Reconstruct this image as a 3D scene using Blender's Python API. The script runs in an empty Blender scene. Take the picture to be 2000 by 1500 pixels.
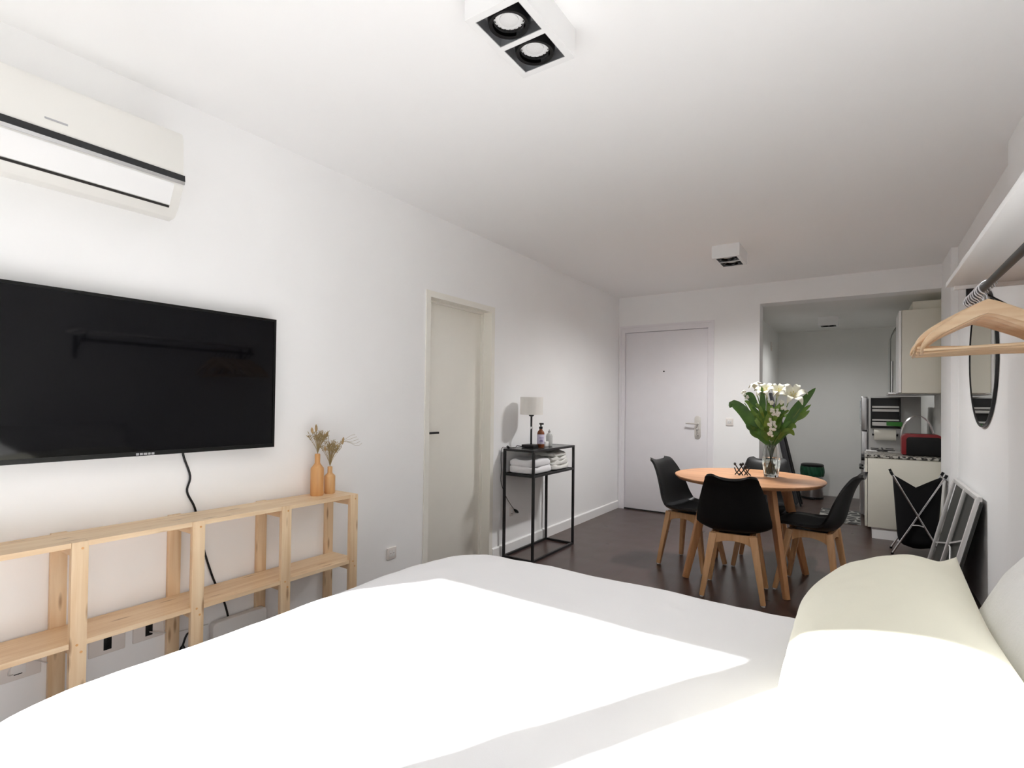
import bpy, bmesh, math, random
from mathutils import Vector, Matrix, noise
random.seed(7)
sc = bpy.context.scene
C = sc.collection
PI = math.pi
R = math.radians

# ------------------------------------------------------------------ camera
YAW, PITCH, ROLL = 0.589945, 0.0134909, 0.0121326
cyw, syw, cp, sp = math.cos(YAW), math.sin(YAW), math.cos(PITCH), math.sin(PITCH)
fw = Vector((-syw * cp, cyw * cp, sp)); rt = Vector((cyw, syw, 0)); up = rt.cross(fw)
c_, s_ = math.cos(ROLL), math.sin(ROLL)
r2 = c_ * rt + s_ * up; u2 = -s_ * rt + c_ * up
cam_d = bpy.data.cameras.new('camera'); cam = bpy.data.objects.new('camera', cam_d); C.objects.link(cam)
mw = Matrix.Identity(4)
for i in range(3):
    mw[i][0] = r2[i]; mw[i][1] = u2[i]; mw[i][2] = -fw[i]
mw.translation = (2.408025, 0.0, 1.238264)
cam.matrix_world = mw
cam_d.sensor_width = 36.0; cam_d.lens = 1017.37 * 36 / 2000; cam_d.shift_y = 22.135 / 2000
cam_d.clip_start = 0.02
sc.camera = cam

# ------------------------------------------------------------------ light
world = bpy.data.worlds.new('world'); sc.world = world; world.use_nodes = True
bg = world.node_tree.nodes['Background']
bg.inputs[0].default_value = (0.90, 0.95, 1.0, 1); bg.inputs[1].default_value = 0.22
sun_d = bpy.data.lights.new('sun', 'SUN'); sun_d.energy = 18.0; sun_d.angle = R(0.6); sun_d.color = (1.0, 0.995, 0.985)
sun = bpy.data.objects.new('sun', sun_d); C.objects.link(sun)
SUN_DIR = Vector((0.566, 1.0, -0.79)).normalized()
sun.rotation_euler = SUN_DIR.to_track_quat('-Z', 'Y').to_euler(); sun.location = (0, -4, 5)
por_d = bpy.data.lights.new('window_portal', 'AREA'); por_d.shape = 'RECTANGLE'; por_d.size = 2.84; por_d.size_y = 2.02
por_d.cycles.is_portal = True
por = bpy.data.objects.new('window_portal', por_d); C.objects.link(por)
por.location = (1.48, -0.405, 1.04); por.rotation_euler = (R(90), 0, 0)
sc.view_settings.view_transform = 'Standard'; sc.view_settings.look = 'None'
sc.view_settings.gamma = 1.0; sc.view_settings.use_curve_mapping = False
sc.view_settings.exposure = -0.14
sc.cycles.use_denoising = True
sc.cycles.max_bounces = 18; sc.cycles.diffuse_bounces = 16; sc.cycles.glossy_bounces = 4
sc.cycles.caustics_reflective = False; sc.cycles.caustics_refractive = False
sc.cycles.sample_clamp_indirect = 8.0

# ------------------------------------------------------------------ materials
def nt(name):
    m = bpy.data.materials.new(name); m.use_nodes = True
    t = m.node_tree; b = t.nodes['Principled BSDF']
    return m, t, b
def mat(name, col, rough=0.5, metal=0.0, spec=0.5, var=0.0, vscale=8.0, bump=0.0, bscale=60.0, coat=0.0, trans=0.0, ior=1.45, sheen=0.0, emit=None):
    m, t, b = nt(name)
    b.inputs['Base Color'].default_value = (*col, 1); b.inputs['Roughness'].default_value = rough
    b.inputs['Metallic'].default_value = metal; b.inputs['Specular IOR Level'].default_value = spec
    b.inputs['Coat Weight'].default_value = coat; b.inputs['Transmission Weight'].default_value = trans
    b.inputs['IOR'].default_value = ior; b.inputs['Sheen Weight'].default_value = sheen
    tc = t.nodes.new('ShaderNodeTexCoord')
    if var > 0:
        n = t.nodes.new('ShaderNodeTexNoise'); n.inputs['Scale'].default_value = vscale; n.inputs['Detail'].default_value = 4
        t.links.new(tc.outputs['Object'], n.inputs['Vector'])
        r = t.nodes.new('ShaderNodeValToRGB')
        r.color_ramp.elements[0].position = 0.3; r.color_ramp.elements[1].position = 0.7
        r.color_ramp.elements[0].color = (*[c * (1 - var) for c in col], 1)
        r.color_ramp.elements[1].color = (*[min(1, c * (1 + var)) for c in col], 1)
        t.links.new(n.outputs['Fac'], r.inputs['Fac']); t.links.new(r.outputs['Color'], b.inputs['Base Color'])
    if bump > 0:
        n2 = t.nodes.new('ShaderNodeTexNoise'); n2.inputs['Scale'].default_value = bscale; n2.inputs['Detail'].default_value = 3
        t.links.new(tc.outputs['Object'], n2.inputs['Vector'])
        bp = t.nodes.new('ShaderNodeBump'); bp.inputs['Strength'].default_value = bump; bp.inputs['Distance'].default_value = 0.002
        t.links.new(n2.outputs['Fac'], bp.inputs['Height']); t.links.new(bp.outputs['Normal'], b.inputs['Normal'])
    if emit:
        b.inputs['Emission Color'].default_value = (*emit[0], 1); b.inputs['Emission Strength'].default_value = emit[1]
    return m
def wood(name, light, dark, axis, rough=0.45, knots=0.0, scale=1.0, spec=0.4):
    """grain lines run along the given axis; knots are dark stretched spots"""
    m, t, b = nt(name); L = t.links
    tc = t.nodes.new('ShaderNodeTexCoord'); mp = t.nodes.new('ShaderNodeMapping')
    s = [38.0 * scale] * 3; s[axis] = 2.2 * scale
    mp.inputs['Scale'].default_value = s
    L.new(tc.outputs['Object'], mp.inputs['Vector'])
    n = t.nodes.new('ShaderNodeTexNoise'); n.inputs['Scale'].default_value = 1.0; n.inputs['Detail'].default_value = 5; n.inputs['Distortion'].default_value = 0.6
    L.new(mp.outputs['Vector'], n.inputs['Vector'])
    r = t.nodes.new('ShaderNodeValToRGB'); e = r.color_ramp.elements
    e[0].position = 0.32; e[0].color = (*dark, 1); e[1].position = 0.66; e[1].color = (*light, 1)
    L.new(n.outputs['Fac'], r.inputs['Fac'])
    out = r.outputs['Color']
    if knots > 0:
        mp2 = t.nodes.new('ShaderNodeMapping'); s2 = [26.0] * 3; s2[axis] = 5.0
        mp2.inputs['Scale'].default_value = s2
        L.new(tc.outputs['Object'], mp2.inputs['Vector'])
        v = t.nodes.new('ShaderNodeTexVoronoi'); v.inputs['Scale'].default_value = 1.0; v.inputs['Randomness'].default_value = 1.0
        L.new(mp2.outputs['Vector'], v.inputs['Vector'])
        r2_ = t.nodes.new('ShaderNodeValToRGB'); k = r2_.color_ramp.elements
        k[0].position = 0.08; k[0].color = (1, 1, 1, 1); k[1].position = 0.2; k[1].color = (0, 0, 0, 1)
        L.new(v.outputs['Distance'], r2_.inputs['Fac'])
        mul = t.nodes.new('ShaderNodeMath'); mul.operation = 'MULTIPLY'; mul.inputs[1].default_value = knots
        L.new(r2_.outputs['Color'], mul.inputs[0])
        mx = t.nodes.new('ShaderNodeMix'); mx.data_type = 'RGBA'
        L.new(mul.outputs[0], mx.inputs['Factor']); L.new(out, mx.inputs[6])
        mx.inputs[7].default_value = (dark[0] * 0.45, dark[1] * 0.35, dark[2] * 0.3, 1)
        out = mx.outputs[2]
    L.new(out, b.inputs['Base Color'])
    b.inputs['Roughness'].default_value = rough; b.inputs['Specular IOR Level'].default_value = spec
    bp = t.nodes.new('ShaderNodeBump'); bp.inputs['Strength'].default_value = 0.06; bp.inputs['Distance'].default_value = 0.001
    L.new(n.outputs['Fac'], bp.inputs['Height']); L.new(bp.outputs['Normal'], b.inputs['Normal'])
    return m
def floor_mat():
    m, t, b = nt('dark_wood_floor'); L = t.links
    tc = t.nodes.new('ShaderNodeTexCoord'); mp = t.nodes.new('ShaderNodeMapping')
    mp.inputs['Rotation'].default_value = (0, 0, R(90)); L.new(tc.outputs['Object'], mp.inputs['Vector'])
    br = t.nodes.new('ShaderNodeTexBrick'); br.inputs['Scale'].default_value = 1.0
    br.inputs['Brick Width'].default_value = 1.2; br.inputs['Row Height'].default_value = 0.19
    br.inputs['Mortar Size'].default_value = 0.0012; br.inputs['Mortar Smooth'].default_value = 0.3
    br.inputs['Color1'].default_value = (0.070, 0.040, 0.033, 1); br.inputs['Color2'].default_value = (0.085, 0.050, 0.041, 1)
    br.inputs['Mortar'].default_value = (0.045, 0.026, 0.021, 1)
    L.new(mp.outputs['Vector'], br.inputs['Vector'])
    mp2 = t.nodes.new('ShaderNodeMapping'); mp2.inputs['Scale'].default_value = (60, 3, 1); L.new(tc.outputs['Object'], mp2.inputs['Vector'])
    n = t.nodes.new('ShaderNodeTexNoise'); n.inputs['Scale'].default_value = 1.0; n.inputs['Detail'].default_value = 5
    L.new(mp2.outputs['Vector'], n.inputs['Vector'])
    mx = t.nodes.new('ShaderNodeMix'); mx.data_type = 'RGBA'; mx.blend_type = 'MULTIPLY'; mx.inputs['Factor'].default_value = 0.45
    L.new(br.outputs['Color'], mx.inputs[6]); L.new(n.outputs['Color'], mx.inputs[7]); L.new(mx.outputs[2], b.inputs['Base Color'])
    n3 = t.nodes.new('ShaderNodeTexNoise'); n3.inputs['Scale'].default_value = 5.0; L.new(tc.outputs['Object'], n3.inputs['Vector'])
    mr = t.nodes.new('ShaderNodeMapRange'); mr.inputs['To Min'].default_value = 0.24; mr.inputs['To Max'].default_value = 0.36
    L.new(n3.outputs['Fac'], mr.inputs['Value']); L.new(mr.outputs['Result'], b.inputs['Roughness'])
    bp = t.nodes.new('ShaderNodeBump'); bp.inputs['Strength'].default_value = 0.12; bp.inputs['Distance'].default_value = 0.001
    L.new(n.outputs['Fac'], bp.inputs['Height']); L.new(bp.outputs['Normal'], b.inputs['Normal'])
    b.inputs['Specular IOR Level'].default_value = 0.6
    return m
def granite_mat():
    m, t, b = nt('granite'); L = t.links
    tc = t.nodes.new('ShaderNodeTexCoord'); v = t.nodes.new('ShaderNodeTexVoronoi'); v.inputs['Scale'].default_value = 70
    L.new(tc.outputs['Object'], v.inputs['Vector'])
    r = t.nodes.new('ShaderNodeValToRGB'); r.color_ramp.interpolation = 'CONSTANT'
    e = r.color_ramp.elements; e[0].color = (0.03, 0.03, 0.028, 1); e[1].position = 0.35; e[1].color = (0.42, 0.40, 0.36, 1)
    x = e.new(0.7); x.color = (0.16, 0.15, 0.13, 1)
    L.new(v.outputs['Color'], r.inputs['Fac']); L.new(r.outputs['Color'], b.inputs['Base Color'])
    b.inputs['Roughness'].default_value = 0.25
    return m
def rug_mat():
    m, t, b = nt('patterned_mat'); L = t.links
    tc = t.nodes.new('ShaderNodeTexCoord'); v = t.nodes.new('ShaderNodeTexVoronoi'); v.inputs['Scale'].default_value = 9; v.feature = 'DISTANCE_TO_EDGE'
    L.new(tc.outputs['Object'], v.inputs['Vector'])
    r = t.nodes.new('ShaderNodeValToRGB'); e = r.color_ramp.elements
    e[0].color = (0.35, 0.34, 0.31, 1); e[0].position = 0.05; e[1].color = (0.05, 0.05, 0.05, 1); e[1].position = 0.09
    L.new(v.outputs['Distance'], r.inputs['Fac']); L.new(r.outputs['Color'], b.inputs['Base Color'])
    b.inputs['Roughness'].default_value = 0.9
    return m

M = {}
M['wall'] = mat('wall_paint', (0.915, 0.915, 0.915), 0.85, spec=0.2, var=0.012, vscale=2.0, bump=0.05, bscale=120)
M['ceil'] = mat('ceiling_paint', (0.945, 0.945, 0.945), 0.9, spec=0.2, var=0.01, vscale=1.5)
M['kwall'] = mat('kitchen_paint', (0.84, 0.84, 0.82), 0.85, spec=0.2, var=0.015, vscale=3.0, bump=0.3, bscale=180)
M['floor'] = floor_mat()
M['trim'] = mat('trim_paint', (0.88, 0.875, 0.87), 0.5)
M['cream'] = mat('cream_door_paint', (0.86, 0.84, 0.775), 0.45, var=0.01)
M['lav'] = mat('grey_white_door_paint', (0.84, 0.82, 0.845), 0.5, var=0.01)
M['pine_z'] = wood('pine_upright', (0.82, 0.64, 0.43), (0.70, 0.49, 0.29), 2, knots=0.75)
M['pine_y'] = wood('pine_board', (0.82, 0.64, 0.43), (0.70, 0.49, 0.29), 1, knots=0.6)
M['pine_x'] = wood('pine_rail', (0.80, 0.60, 0.39), (0.66, 0.45, 0.26), 0)
M['beech'] = wood('beech_legs', (0.70, 0.42, 0.22), (0.60, 0.33, 0.155), 2, rough=0.4)
M['table_y'] = wood('table_top_wood', (0.60, 0.315, 0.16), (0.42, 0.195, 0.09), 0, rough=0.38, scale=0.55)
M['table_z'] = wood('table_leg_wood', (0.62, 0.32, 0.15), (0.52, 0.25, 0.11), 2, rough=0.4)
M['vase_wood'] = wood('bottle_wood', (0.72, 0.40, 0.17), (0.60, 0.29, 0.10), 2, rough=0.4)
M['vase_wood2'] = wood('bottle_wood_pale', (0.74, 0.47, 0.22), (0.56, 0.30, 0.12), 2, rough=0.4)
M['hang_wood'] = wood('hanger_wood', (0.90, 0.69, 0.46), (0.82, 0.57, 0.35), 0, rough=0.35)
M['black_plastic'] = mat('black_plastic', (0.0065, 0.0065, 0.007), 0.42, spec=0.35)
M['black_fabric'] = mat('black_fabric', (0.007, 0.007, 0.008), 0.8, spec=0.25, bump=0.4, bscale=400)
M['black_metal'] = mat('black_metal', (0.014, 0.014, 0.015), 0.42)
M['screen'] = mat('screen_glass', (0.003, 0.003, 0.004), 0.04, spec=0.24)
M['bezel'] = mat('bezel', (0.005, 0.005, 0.005), 0.35, spec=0.3)
M['silver'] = mat('silver_print', (0.45, 0.45, 0.47), 0.35, metal=0.6)
M['hookwire'] = mat('hook_wire', (0.80, 0.80, 0.83), 0.22, metal=0.75)
M['nickel'] = mat('nickel', (0.78, 0.75, 0.71), 0.35, metal=0.6)
M['chrome'] = mat('chrome', (0.75, 0.75, 0.76), 0.15, metal=1.0)
M['steel'] = mat('brushed_steel', (0.55, 0.55, 0.56), 0.32, metal=1.0)
M['alu'] = mat('aluminium', (0.74, 0.73, 0.72), 0.45, metal=0.35)
M['acbody'] = mat('ac_plastic', (0.80, 0.79, 0.755), 0.4)
M['acwhite'] = mat('ac_flap', (0.82, 0.82, 0.82), 0.3)
M['acdark'] = mat('ac_dark_strip', (0.012, 0.013, 0.015), 0.12)
M['white_pl'] = mat('white_plastic', (0.80, 0.79, 0.775), 0.4)
M['plate'] = mat('outlet_plate', (0.78, 0.735, 0.70), 0.4)
M['duvet'] = mat('white_cotton', (0.86, 0.86, 0.875), 0.9, spec=0.1, bump=0.08, bscale=300, sheen=0.1)
M['pillow'] = mat('cream_cotton', (0.80, 0.785, 0.66), 0.9, spec=0.1, bump=0.1, bscale=300, sheen=0.1)
M['fluffy'] = mat('white_fleece', (0.84, 0.84, 0.835), 0.95, spec=0.05, bump=1.0, bscale=120, sheen=0.3)
M['towel'] = mat('white_towel', (0.82, 0.81, 0.83), 0.95, spec=0.05, bump=0.8, bscale=350, sheen=0.2)
M['towel2'] = mat('ivory_towel', (0.76, 0.755, 0.72), 0.95, spec=0.05, bump=0.8, bscale=350, sheen=0.2)
M['shade'] = mat('linen_shade', (0.84, 0.82, 0.78), 0.85, bump=0.2, bscale=500)
M['amber'] = mat('amber_glass', (0.20, 0.055, 0.018), 0.12)
M['lilac'] = mat('lilac_label', (0.66, 0.62, 0.78), 0.6)
M['violet'] = mat('violet_print', (0.22, 0.14, 0.42), 0.6)
M['glass'] = mat('clear_glass', (0.97, 0.98, 0.97), 0.02, trans=1.0, ior=1.45)
M['water'] = mat('water', (0.93, 0.97, 0.93), 0.0, trans=1.0, ior=1.33)
M['leaf'] = mat('leaf_green', (0.060, 0.150, 0.022), 0.4, var=0.35, vscale=14)
M['leaf2'] = mat('leaf_light_green', (0.16, 0.27, 0.045), 0.45, var=0.3, vscale=14)
M['stem'] = mat('stem_green', (0.17, 0.24, 0.06), 0.5, var=0.2)
M['petal'] = mat('lily_petal', (0.86, 0.85, 0.72), 0.6, var=0.04, vscale=20)
M['blossom'] = mat('small_blossom', (0.88, 0.87, 0.80), 0.6)
M['stamen'] = mat('lily_stamen', (0.55, 0.45, 0.10), 0.6)
M['dry'] = mat('dried_grass', (0.36, 0.27, 0.13), 0.9, var=0.3, vscale=60)
M['dry2'] = mat('dried_seed_head', (0.42, 0.29, 0.15), 0.9, var=0.3, vscale=80)
M['drypale'] = mat('dried_pale', (0.72, 0.62, 0.50), 0.9)
M['mirror'] = mat('mirror_glass', (0.88, 0.89, 0.88), 0.01, metal=1.0)
M['cab'] = mat('cabinet_cream', (0.72, 0.70, 0.61), 0.45, var=0.01)
M['granite'] = granite_mat()
M['rug'] = rug_mat()
M['fridge'] = mat('fridge_side', (0.50, 0.50, 0.49), 0.4, metal=0.3)
M['red'] = mat('red_plastic', (0.22, 0.018, 0.022), 0.35)
M['green'] = mat('green_bag', (0.012, 0.085, 0.040), 0.45, var=0.3, vscale=18)
M['greenpk'] = mat('green_packet', (0.05, 0.24, 0.04), 0.5)
M['paper'] = mat('paper_roll', (0.74, 0.72, 0.64), 0.9)
M['darkboard'] = mat('dark_cover', (0.055, 0.055, 0.062), 0.75)
M['darkpanel'] = mat('dark_panel', (0.045, 0.046, 0.042), 0.5)
M['lampface'] = mat('reflector', (0.62, 0.62, 0.64), 0.35)
M['lampwhite'] = mat('lamp_white', (0.85, 0.85, 0.85), 0.35)
M['ledface'] = mat('led_lens', (0.80, 0.80, 0.80), 0.25, bump=0.6, bscale=220)
M['mirrorbox'] = mat('reflector_cup', (0.50, 0.51, 0.53), 0.28, metal=0.75)
M['dark'] = mat('dark_gap', (0.02, 0.018, 0.016), 0.8)
M['whitecable'] = mat('white_cable', (0.66, 0.64, 0.63), 0.5)
M['basewood'] = mat('bed_base_fabric', (0.30, 0.28, 0.26), 0.9)

# ------------------------------------------------------------------ mesh builder
class MB:
    def __init__(s): s.v = []; s.f = []
    def add(s, vs, fs):
        o = len(s.v); s.v += [tuple(p) for p in vs]; s.f += [tuple(i + o for i in q) for q in fs]; return s
    def box(s, x0, x1, y0, y1, z0, z1):
        return s.add([(x0,y0,z0),(x1,y0,z0),(x1,y1,z0),(x0,y1,z0),(x0,y0,z1),(x1,y0,z1),(x1,y1,z1),(x0,y1,z1)],
                     [(0,3,2,1),(4,5,6,7),(0,1,5,4),(1,2,6,5),(2,3,7,6),(3,0,4,7)])
    def bar(s, p0, p1, a0, b0, a1=None, b1=None, side=(1,0,0)):
        """tapered rectangular bar between two points; a is the size along `side`"""
        a1 = a0 if a1 is None else a1; b1 = b0 if b1 is None else b1
        p0 = Vector(p0); p1 = Vector(p1); d = (p1 - p0).normalized()
        u = Vector(side); u = (u - d * u.dot(d)).normalized(); w = d.cross(u)
        vs = [p0 + u*sx*a0/2 + w*sy*b0/2 for sx, sy in ((-1,-1),(1,-1),(1,1),(-1,1))] + [p1 + u*sx*a1/2 + w*sy*b1/2 for sx, sy in ((-1,-1),(1,-1),(1,1),(-1,1))]
        return s.add(vs, [(0,3,2,1),(4,5,6,7),(0,1,5,4),(1,2,6,5),(2,3,7,6),(3,0,4,7)])
    def tube(s, path, r, n=8, closed=False):
        P = [Vector(p) for p in path]; k = len(P); rr = r if isinstance(r, (list, tuple)) else [r] * k
        vs = []; prev = None
        for i in range(k):
            if closed: d = P[(i+1) % k] - P[i-1]
            else: d = P[min(i+1, k-1)] - P[max(i-1, 0)]
            d.normalize()
            if prev is None:
                a = Vector((0,0,1)) if abs(d.z) < 0.9 else Vector((1,0,0))
                u = (a - d * a.dot(d)).normalized()
            else: u = (prev - d * prev.dot(d)).normalized()
            prev = u; w = d.cross(u)
            vs += [P[i] + (u * math.cos(2*PI*j/n) + w * math.sin(2*PI*j/n)) * rr[i] for j in range(n)]
        fs = []
        for i in range(k if closed else k - 1):
            for j in range(n):
                a, b = i*n + j, i*n + (j+1) % n; i2 = (i+1) % k
                fs.append((a, b, i2*n + (j+1) % n, i2*n + j))
        if not closed: fs += [tuple(range(n-1, -1, -1)), tuple((k-1)*n + j for j in range(n))]
        return s.add(vs, fs)
    def lathe(s, prof, n=24, c=(0,0,0), cap=True):
        vs = []; fs = []
        for r, z in prof:
            vs += [(c[0] + r*math.cos(2*PI*j/n), c[1] + r*math.sin(2*PI*j/n), c[2] + z) for j in range(n)]
        for i in range(len(prof) - 1):
            for j in range(n): fs.append((i*n+j, i*n+(j+1) % n, (i+1)*n+(j+1) % n, (i+1)*n+j))
        if cap: fs += [tuple(range(n-1, -1, -1)), tuple((len(prof)-1)*n + j for j in range(n))]
        return s.add(vs, fs)
    def prism(s, poly, axis, a, b):
        n = len(poly)
        def pt(q, t): return [(t, q[0], q[1]), (q[0], t, q[1]), (q[0], q[1], t)][axis]
        return s.add([pt(q, a) for q in poly] + [pt(q, b) for q in poly],
                     [tuple(range(n-1, -1, -1)), tuple(range(n, 2*n))] + [(i, (i+1) % n, n+(i+1) % n, n+i) for i in range(n)])
    def grid(s, fn, nu, nv, wrap=False):
        vs = [fn(i/nu, j/nv) for i in range(nu+1) for j in range(nv+1)]
        return s.add(vs, [(i*(nv+1)+j, (i+1)*(nv+1)+j, (i+1)*(nv+1)+j+1, i*(nv+1)+j+1) for i in range(nu) for j in range(nv)])
    def shell(s, fn, nu, nv, t):
        """grid surface thickened by t along -normal, closed round its border"""
        P = [[Vector(fn(i/nu, j/nv)) for j in range(nv+1)] for i in range(nu+1)]
        N = []
        for i in range(nu+1):
            row = []
            for j in range(nv+1):
                a = P[min(i+1,nu)][j] - P[max(i-1,0)][j]; b = P[i][min(j+1,nv)] - P[i][max(j-1,0)]
                row.append(a.cross(b).normalized())
            N.append(row)
        W = nv + 1; K = (nu+1) * W
        vs = [P[i][j] for i in range(nu+1) for j in range(W)] + [P[i][j] - N[i][j]*t for i in range(nu+1) for j in range(W)]
        fs = []
        for i in range(nu):
            for j in range(nv):
                q = (i*W+j, (i+1)*W+j, (i+1)*W+j+1, i*W+j+1)
                fs += [q, tuple(K + k for k in reversed(q))]
        brd = [(i, 0) for i in range(nu)] + [(nu, j) for j in range(nv)] + [(i, nv) for i in range(nu, 0, -1)] + [(0, j) for j in range(nv, 0, -1)]
        ids = [i*W + j for i, j in brd]
        for a, b in zip(ids, ids[1:] + ids[:1]): fs.append((b, a, K + a, K + b))
        return s.add(vs, fs)
    def mesh(s, name, bevel=0.0, seg=2, smooth=40):
        me = bpy.data.meshes.new(name)
        bm = bmesh.new(); vv = [bm.verts.new(p) for p in s.v]
        for q in s.f:
            try: bm.faces.new([vv[i] for i in q])
            except ValueError: pass
        bmesh.ops.remove_doubles(bm, verts=bm.verts, dist=1e-6)
        bmesh.ops.recalc_face_normals(bm, faces=bm.faces)
        if bevel > 0:
            ed = [e for e in bm.edges if len(e.link_faces) == 2 and e.calc_face_angle(0) > R(30)]
            bmesh.ops.bevel(bm, geom=ed, offset=bevel, segments=seg, affect='EDGES', clamp_overlap=True, profile=0.5)
        bm.to_mesh(me); bm.free()
        if smooth:
            me.polygons.foreach_set('use_smooth', [True] * len(me.polygons)); me.set_sharp_from_angle(angle=R(smooth))
        return me

def root_of(o):
    while o.parent: o = o.parent
    return o
def obj(name, mb, m, parent=None, world=False, bevel=0.0, seg=2, smooth=40, label=None):
    if isinstance(mb, MB):
        if parent is not None and world:
            inv = INV[root_of(parent).name]
            mb.v = [tuple(inv @ Vector(p)) for p in mb.v]
        me = mb.mesh(name, bevel, seg, smooth)
    else: me = mb
    if m is not None and len(me.materials) == 0: me.materials.append(M[m] if isinstance(m, str) else m)
    o = bpy.data.objects.new(name, me); C.objects.link(o)
    if parent is not None: o.parent = parent
    if label: o['label'] = label
    return o
INV = {}
def tag(o, label, cat, group=None):
    o['label'] = label; o['category'] = cat
    if group: o['group'] = group
    return o
def thing(name, label, cat, loc=(0,0,0), rz=0.0, group=None):
    o = bpy.data.objects.new(name, None); C.objects.link(o)
    o.location = loc; o.rotation_euler = (0, 0, rz); o.empty_display_size = 0.05
    INV[o.name] = (Matrix.Translation(loc) @ Matrix.Rotation(rz, 4, 'Z')).inverted()
    return tag(o, label, cat, group)
def copy_tree(o, parent=None):
    c = o.copy(); C.objects.link(c)
    if parent is not None: c.parent = parent
    for ch in list(o.children): copy_tree(ch, c)
    return c
def struct(name, mb, m, parent=None, bevel=0.0, smooth=40):
    o = obj(name, mb, m, parent, bevel=bevel, smooth=smooth)
    if parent is None: o['kind'] = 'structure'
    return o
def single(name, mb, m, label, cat, loc, group=None, bevel=0.0, seg=2, smooth=40):
    """a thing that is one mesh, given in world coordinates, with its origin at loc"""
    l = Vector(loc); mb.v = [tuple(Vector(p) - l) for p in mb.v]
    o = obj(name, mb, m, bevel=bevel, seg=seg, smooth=smooth); o.location = loc
    return tag(o, label, cat, group)
def lerp(a, b, t): return a + (b - a) * t
def curve(pts, t):
    """Catmull-Rom through a list of tuples, t in 0..1"""
    n = len(pts) - 1; x = min(max(t, 0), 1) * n; i = min(int(x), n - 1); f = x - i
    p = [pts[max(i-1, 0)], pts[i], pts[i+1], pts[min(i+2, n)]]
    return tuple(0.5 * (2*b + (c-a)*f + (2*a-5*b+4*c-d)*f*f + (3*b-a-3*c+d)*f**3) for a, b, c, d in zip(*p))
def path(pts, n): return [curve(pts, i / n) for i in range(n + 1)]

# ================================================================== the setting
H = 2.5; YB = 5.883; KY = 8.43; YF = -0.25; XR = 3.04; XN = 2.985; XK = 1.41
struct('floor', MB().box(-0.12, 3.2, YF - 0.15, KY + 0.1, -0.1, 0.0), 'floor')
struct('ceiling', MB().box(-0.12, 3.2, YF - 0.15, YB, H, H + 0.1), 'ceil')
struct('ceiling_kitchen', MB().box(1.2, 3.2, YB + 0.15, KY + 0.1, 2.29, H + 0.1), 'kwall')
DY0, DY1, DZ = 2.575, 3.31, 1.962
wl = MB()
wl.box(-0.12, 0, YF - 0.15, DY0, 0, H); wl.box(-0.12, 0, DY1, YB + 0.12, 0, H); wl.box(-0.12, 0, DY0, DY1, DZ, H)
struct('wall_left', wl, 'wall', smooth=0)
EX0, EX1, EZ = 0.07, 1.04, 2.085
wb = MB()
wb.box(0, EX0, YB, YB + 0.2, 0, H); wb.box(EX1, 1.54, YB, YB + 0.2, 0, H); wb.box(EX0, EX1, YB, YB + 0.2, EZ, H)
struct('wall_back', wb, 'wall', smooth=0)
struct('wall_back_lintel', MB().box(1.54, XR, YB - 0.0005, YB + 0.2, 2.288, H), 'wall', smooth=0)
wr = MB(); wr.box(XR, XR + 0.15, 3.335, YB + 0.2, 0, H); wr.box(XN, XR + 0.15, YF - 0.15, 3.335, 0, H)
struct('wall_right', wr, 'wall', smooth=0)
struct('wall_right_column', MB().box(2.998, XR, 5.32, YB + 0.04, 0, H), 'wall', smooth=0)
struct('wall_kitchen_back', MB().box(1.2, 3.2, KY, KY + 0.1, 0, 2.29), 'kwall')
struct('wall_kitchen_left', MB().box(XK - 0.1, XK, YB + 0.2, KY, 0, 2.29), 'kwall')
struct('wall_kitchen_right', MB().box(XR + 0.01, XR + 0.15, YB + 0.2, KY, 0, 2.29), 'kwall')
# the window wall behind the photographer: glazed doors the full width of the room
WX0, WX1, WZ = 0.062, 2.90, 2.05
wf = MB(); wf.box(0, WX0, YF - 0.15, YF, 0, H); wf.box(WX1, XN, YF - 0.15, YF, 0, H); wf.box(WX0, WX1, YF - 0.15, YF, WZ, H)
struct('wall_front', wf, 'wall', smooth=0)
w1 = bpy.data.objects.new('window_1', None); C.objects.link(w1); w1['kind'] = 'structure'; w1.location = (0, 0, 0); INV['window_1'] = Matrix.Identity(4)
fr = MB()
for x0, x1 in ((WX0, WX0 + 0.004), (WX1 - 0.05, WX1)): fr.box(x0, x1, -0.37, -0.31, 0.03, WZ)
fr.box(WX0, WX1, -0.37, -0.31, 0, 0.03)
obj('window_frame', fr, 'trim', w1)
obj('window_mullion', MB().box(1.168, 1.286, -0.36, -0.30, 0.03, WZ), 'trim', w1)
struct('balcony_bounce_slab', MB().box(-0.3, 3.3, -2.0, YF - 0.151, -0.12, -0.02), mat('pale_stone', (0.70, 0.69, 0.68), 0.7, var=0.05))  # unseen pale slab outside, added to bounce sunlight up onto the ceiling
# baseboards
struct('baseboard_left', MB().prism([(0, 0), (0.015, 0), (0.015, 0.08), (0.008, 0.088), (0, 0.088)], 1, DY1 + 0.022, YB), 'trim')
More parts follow.
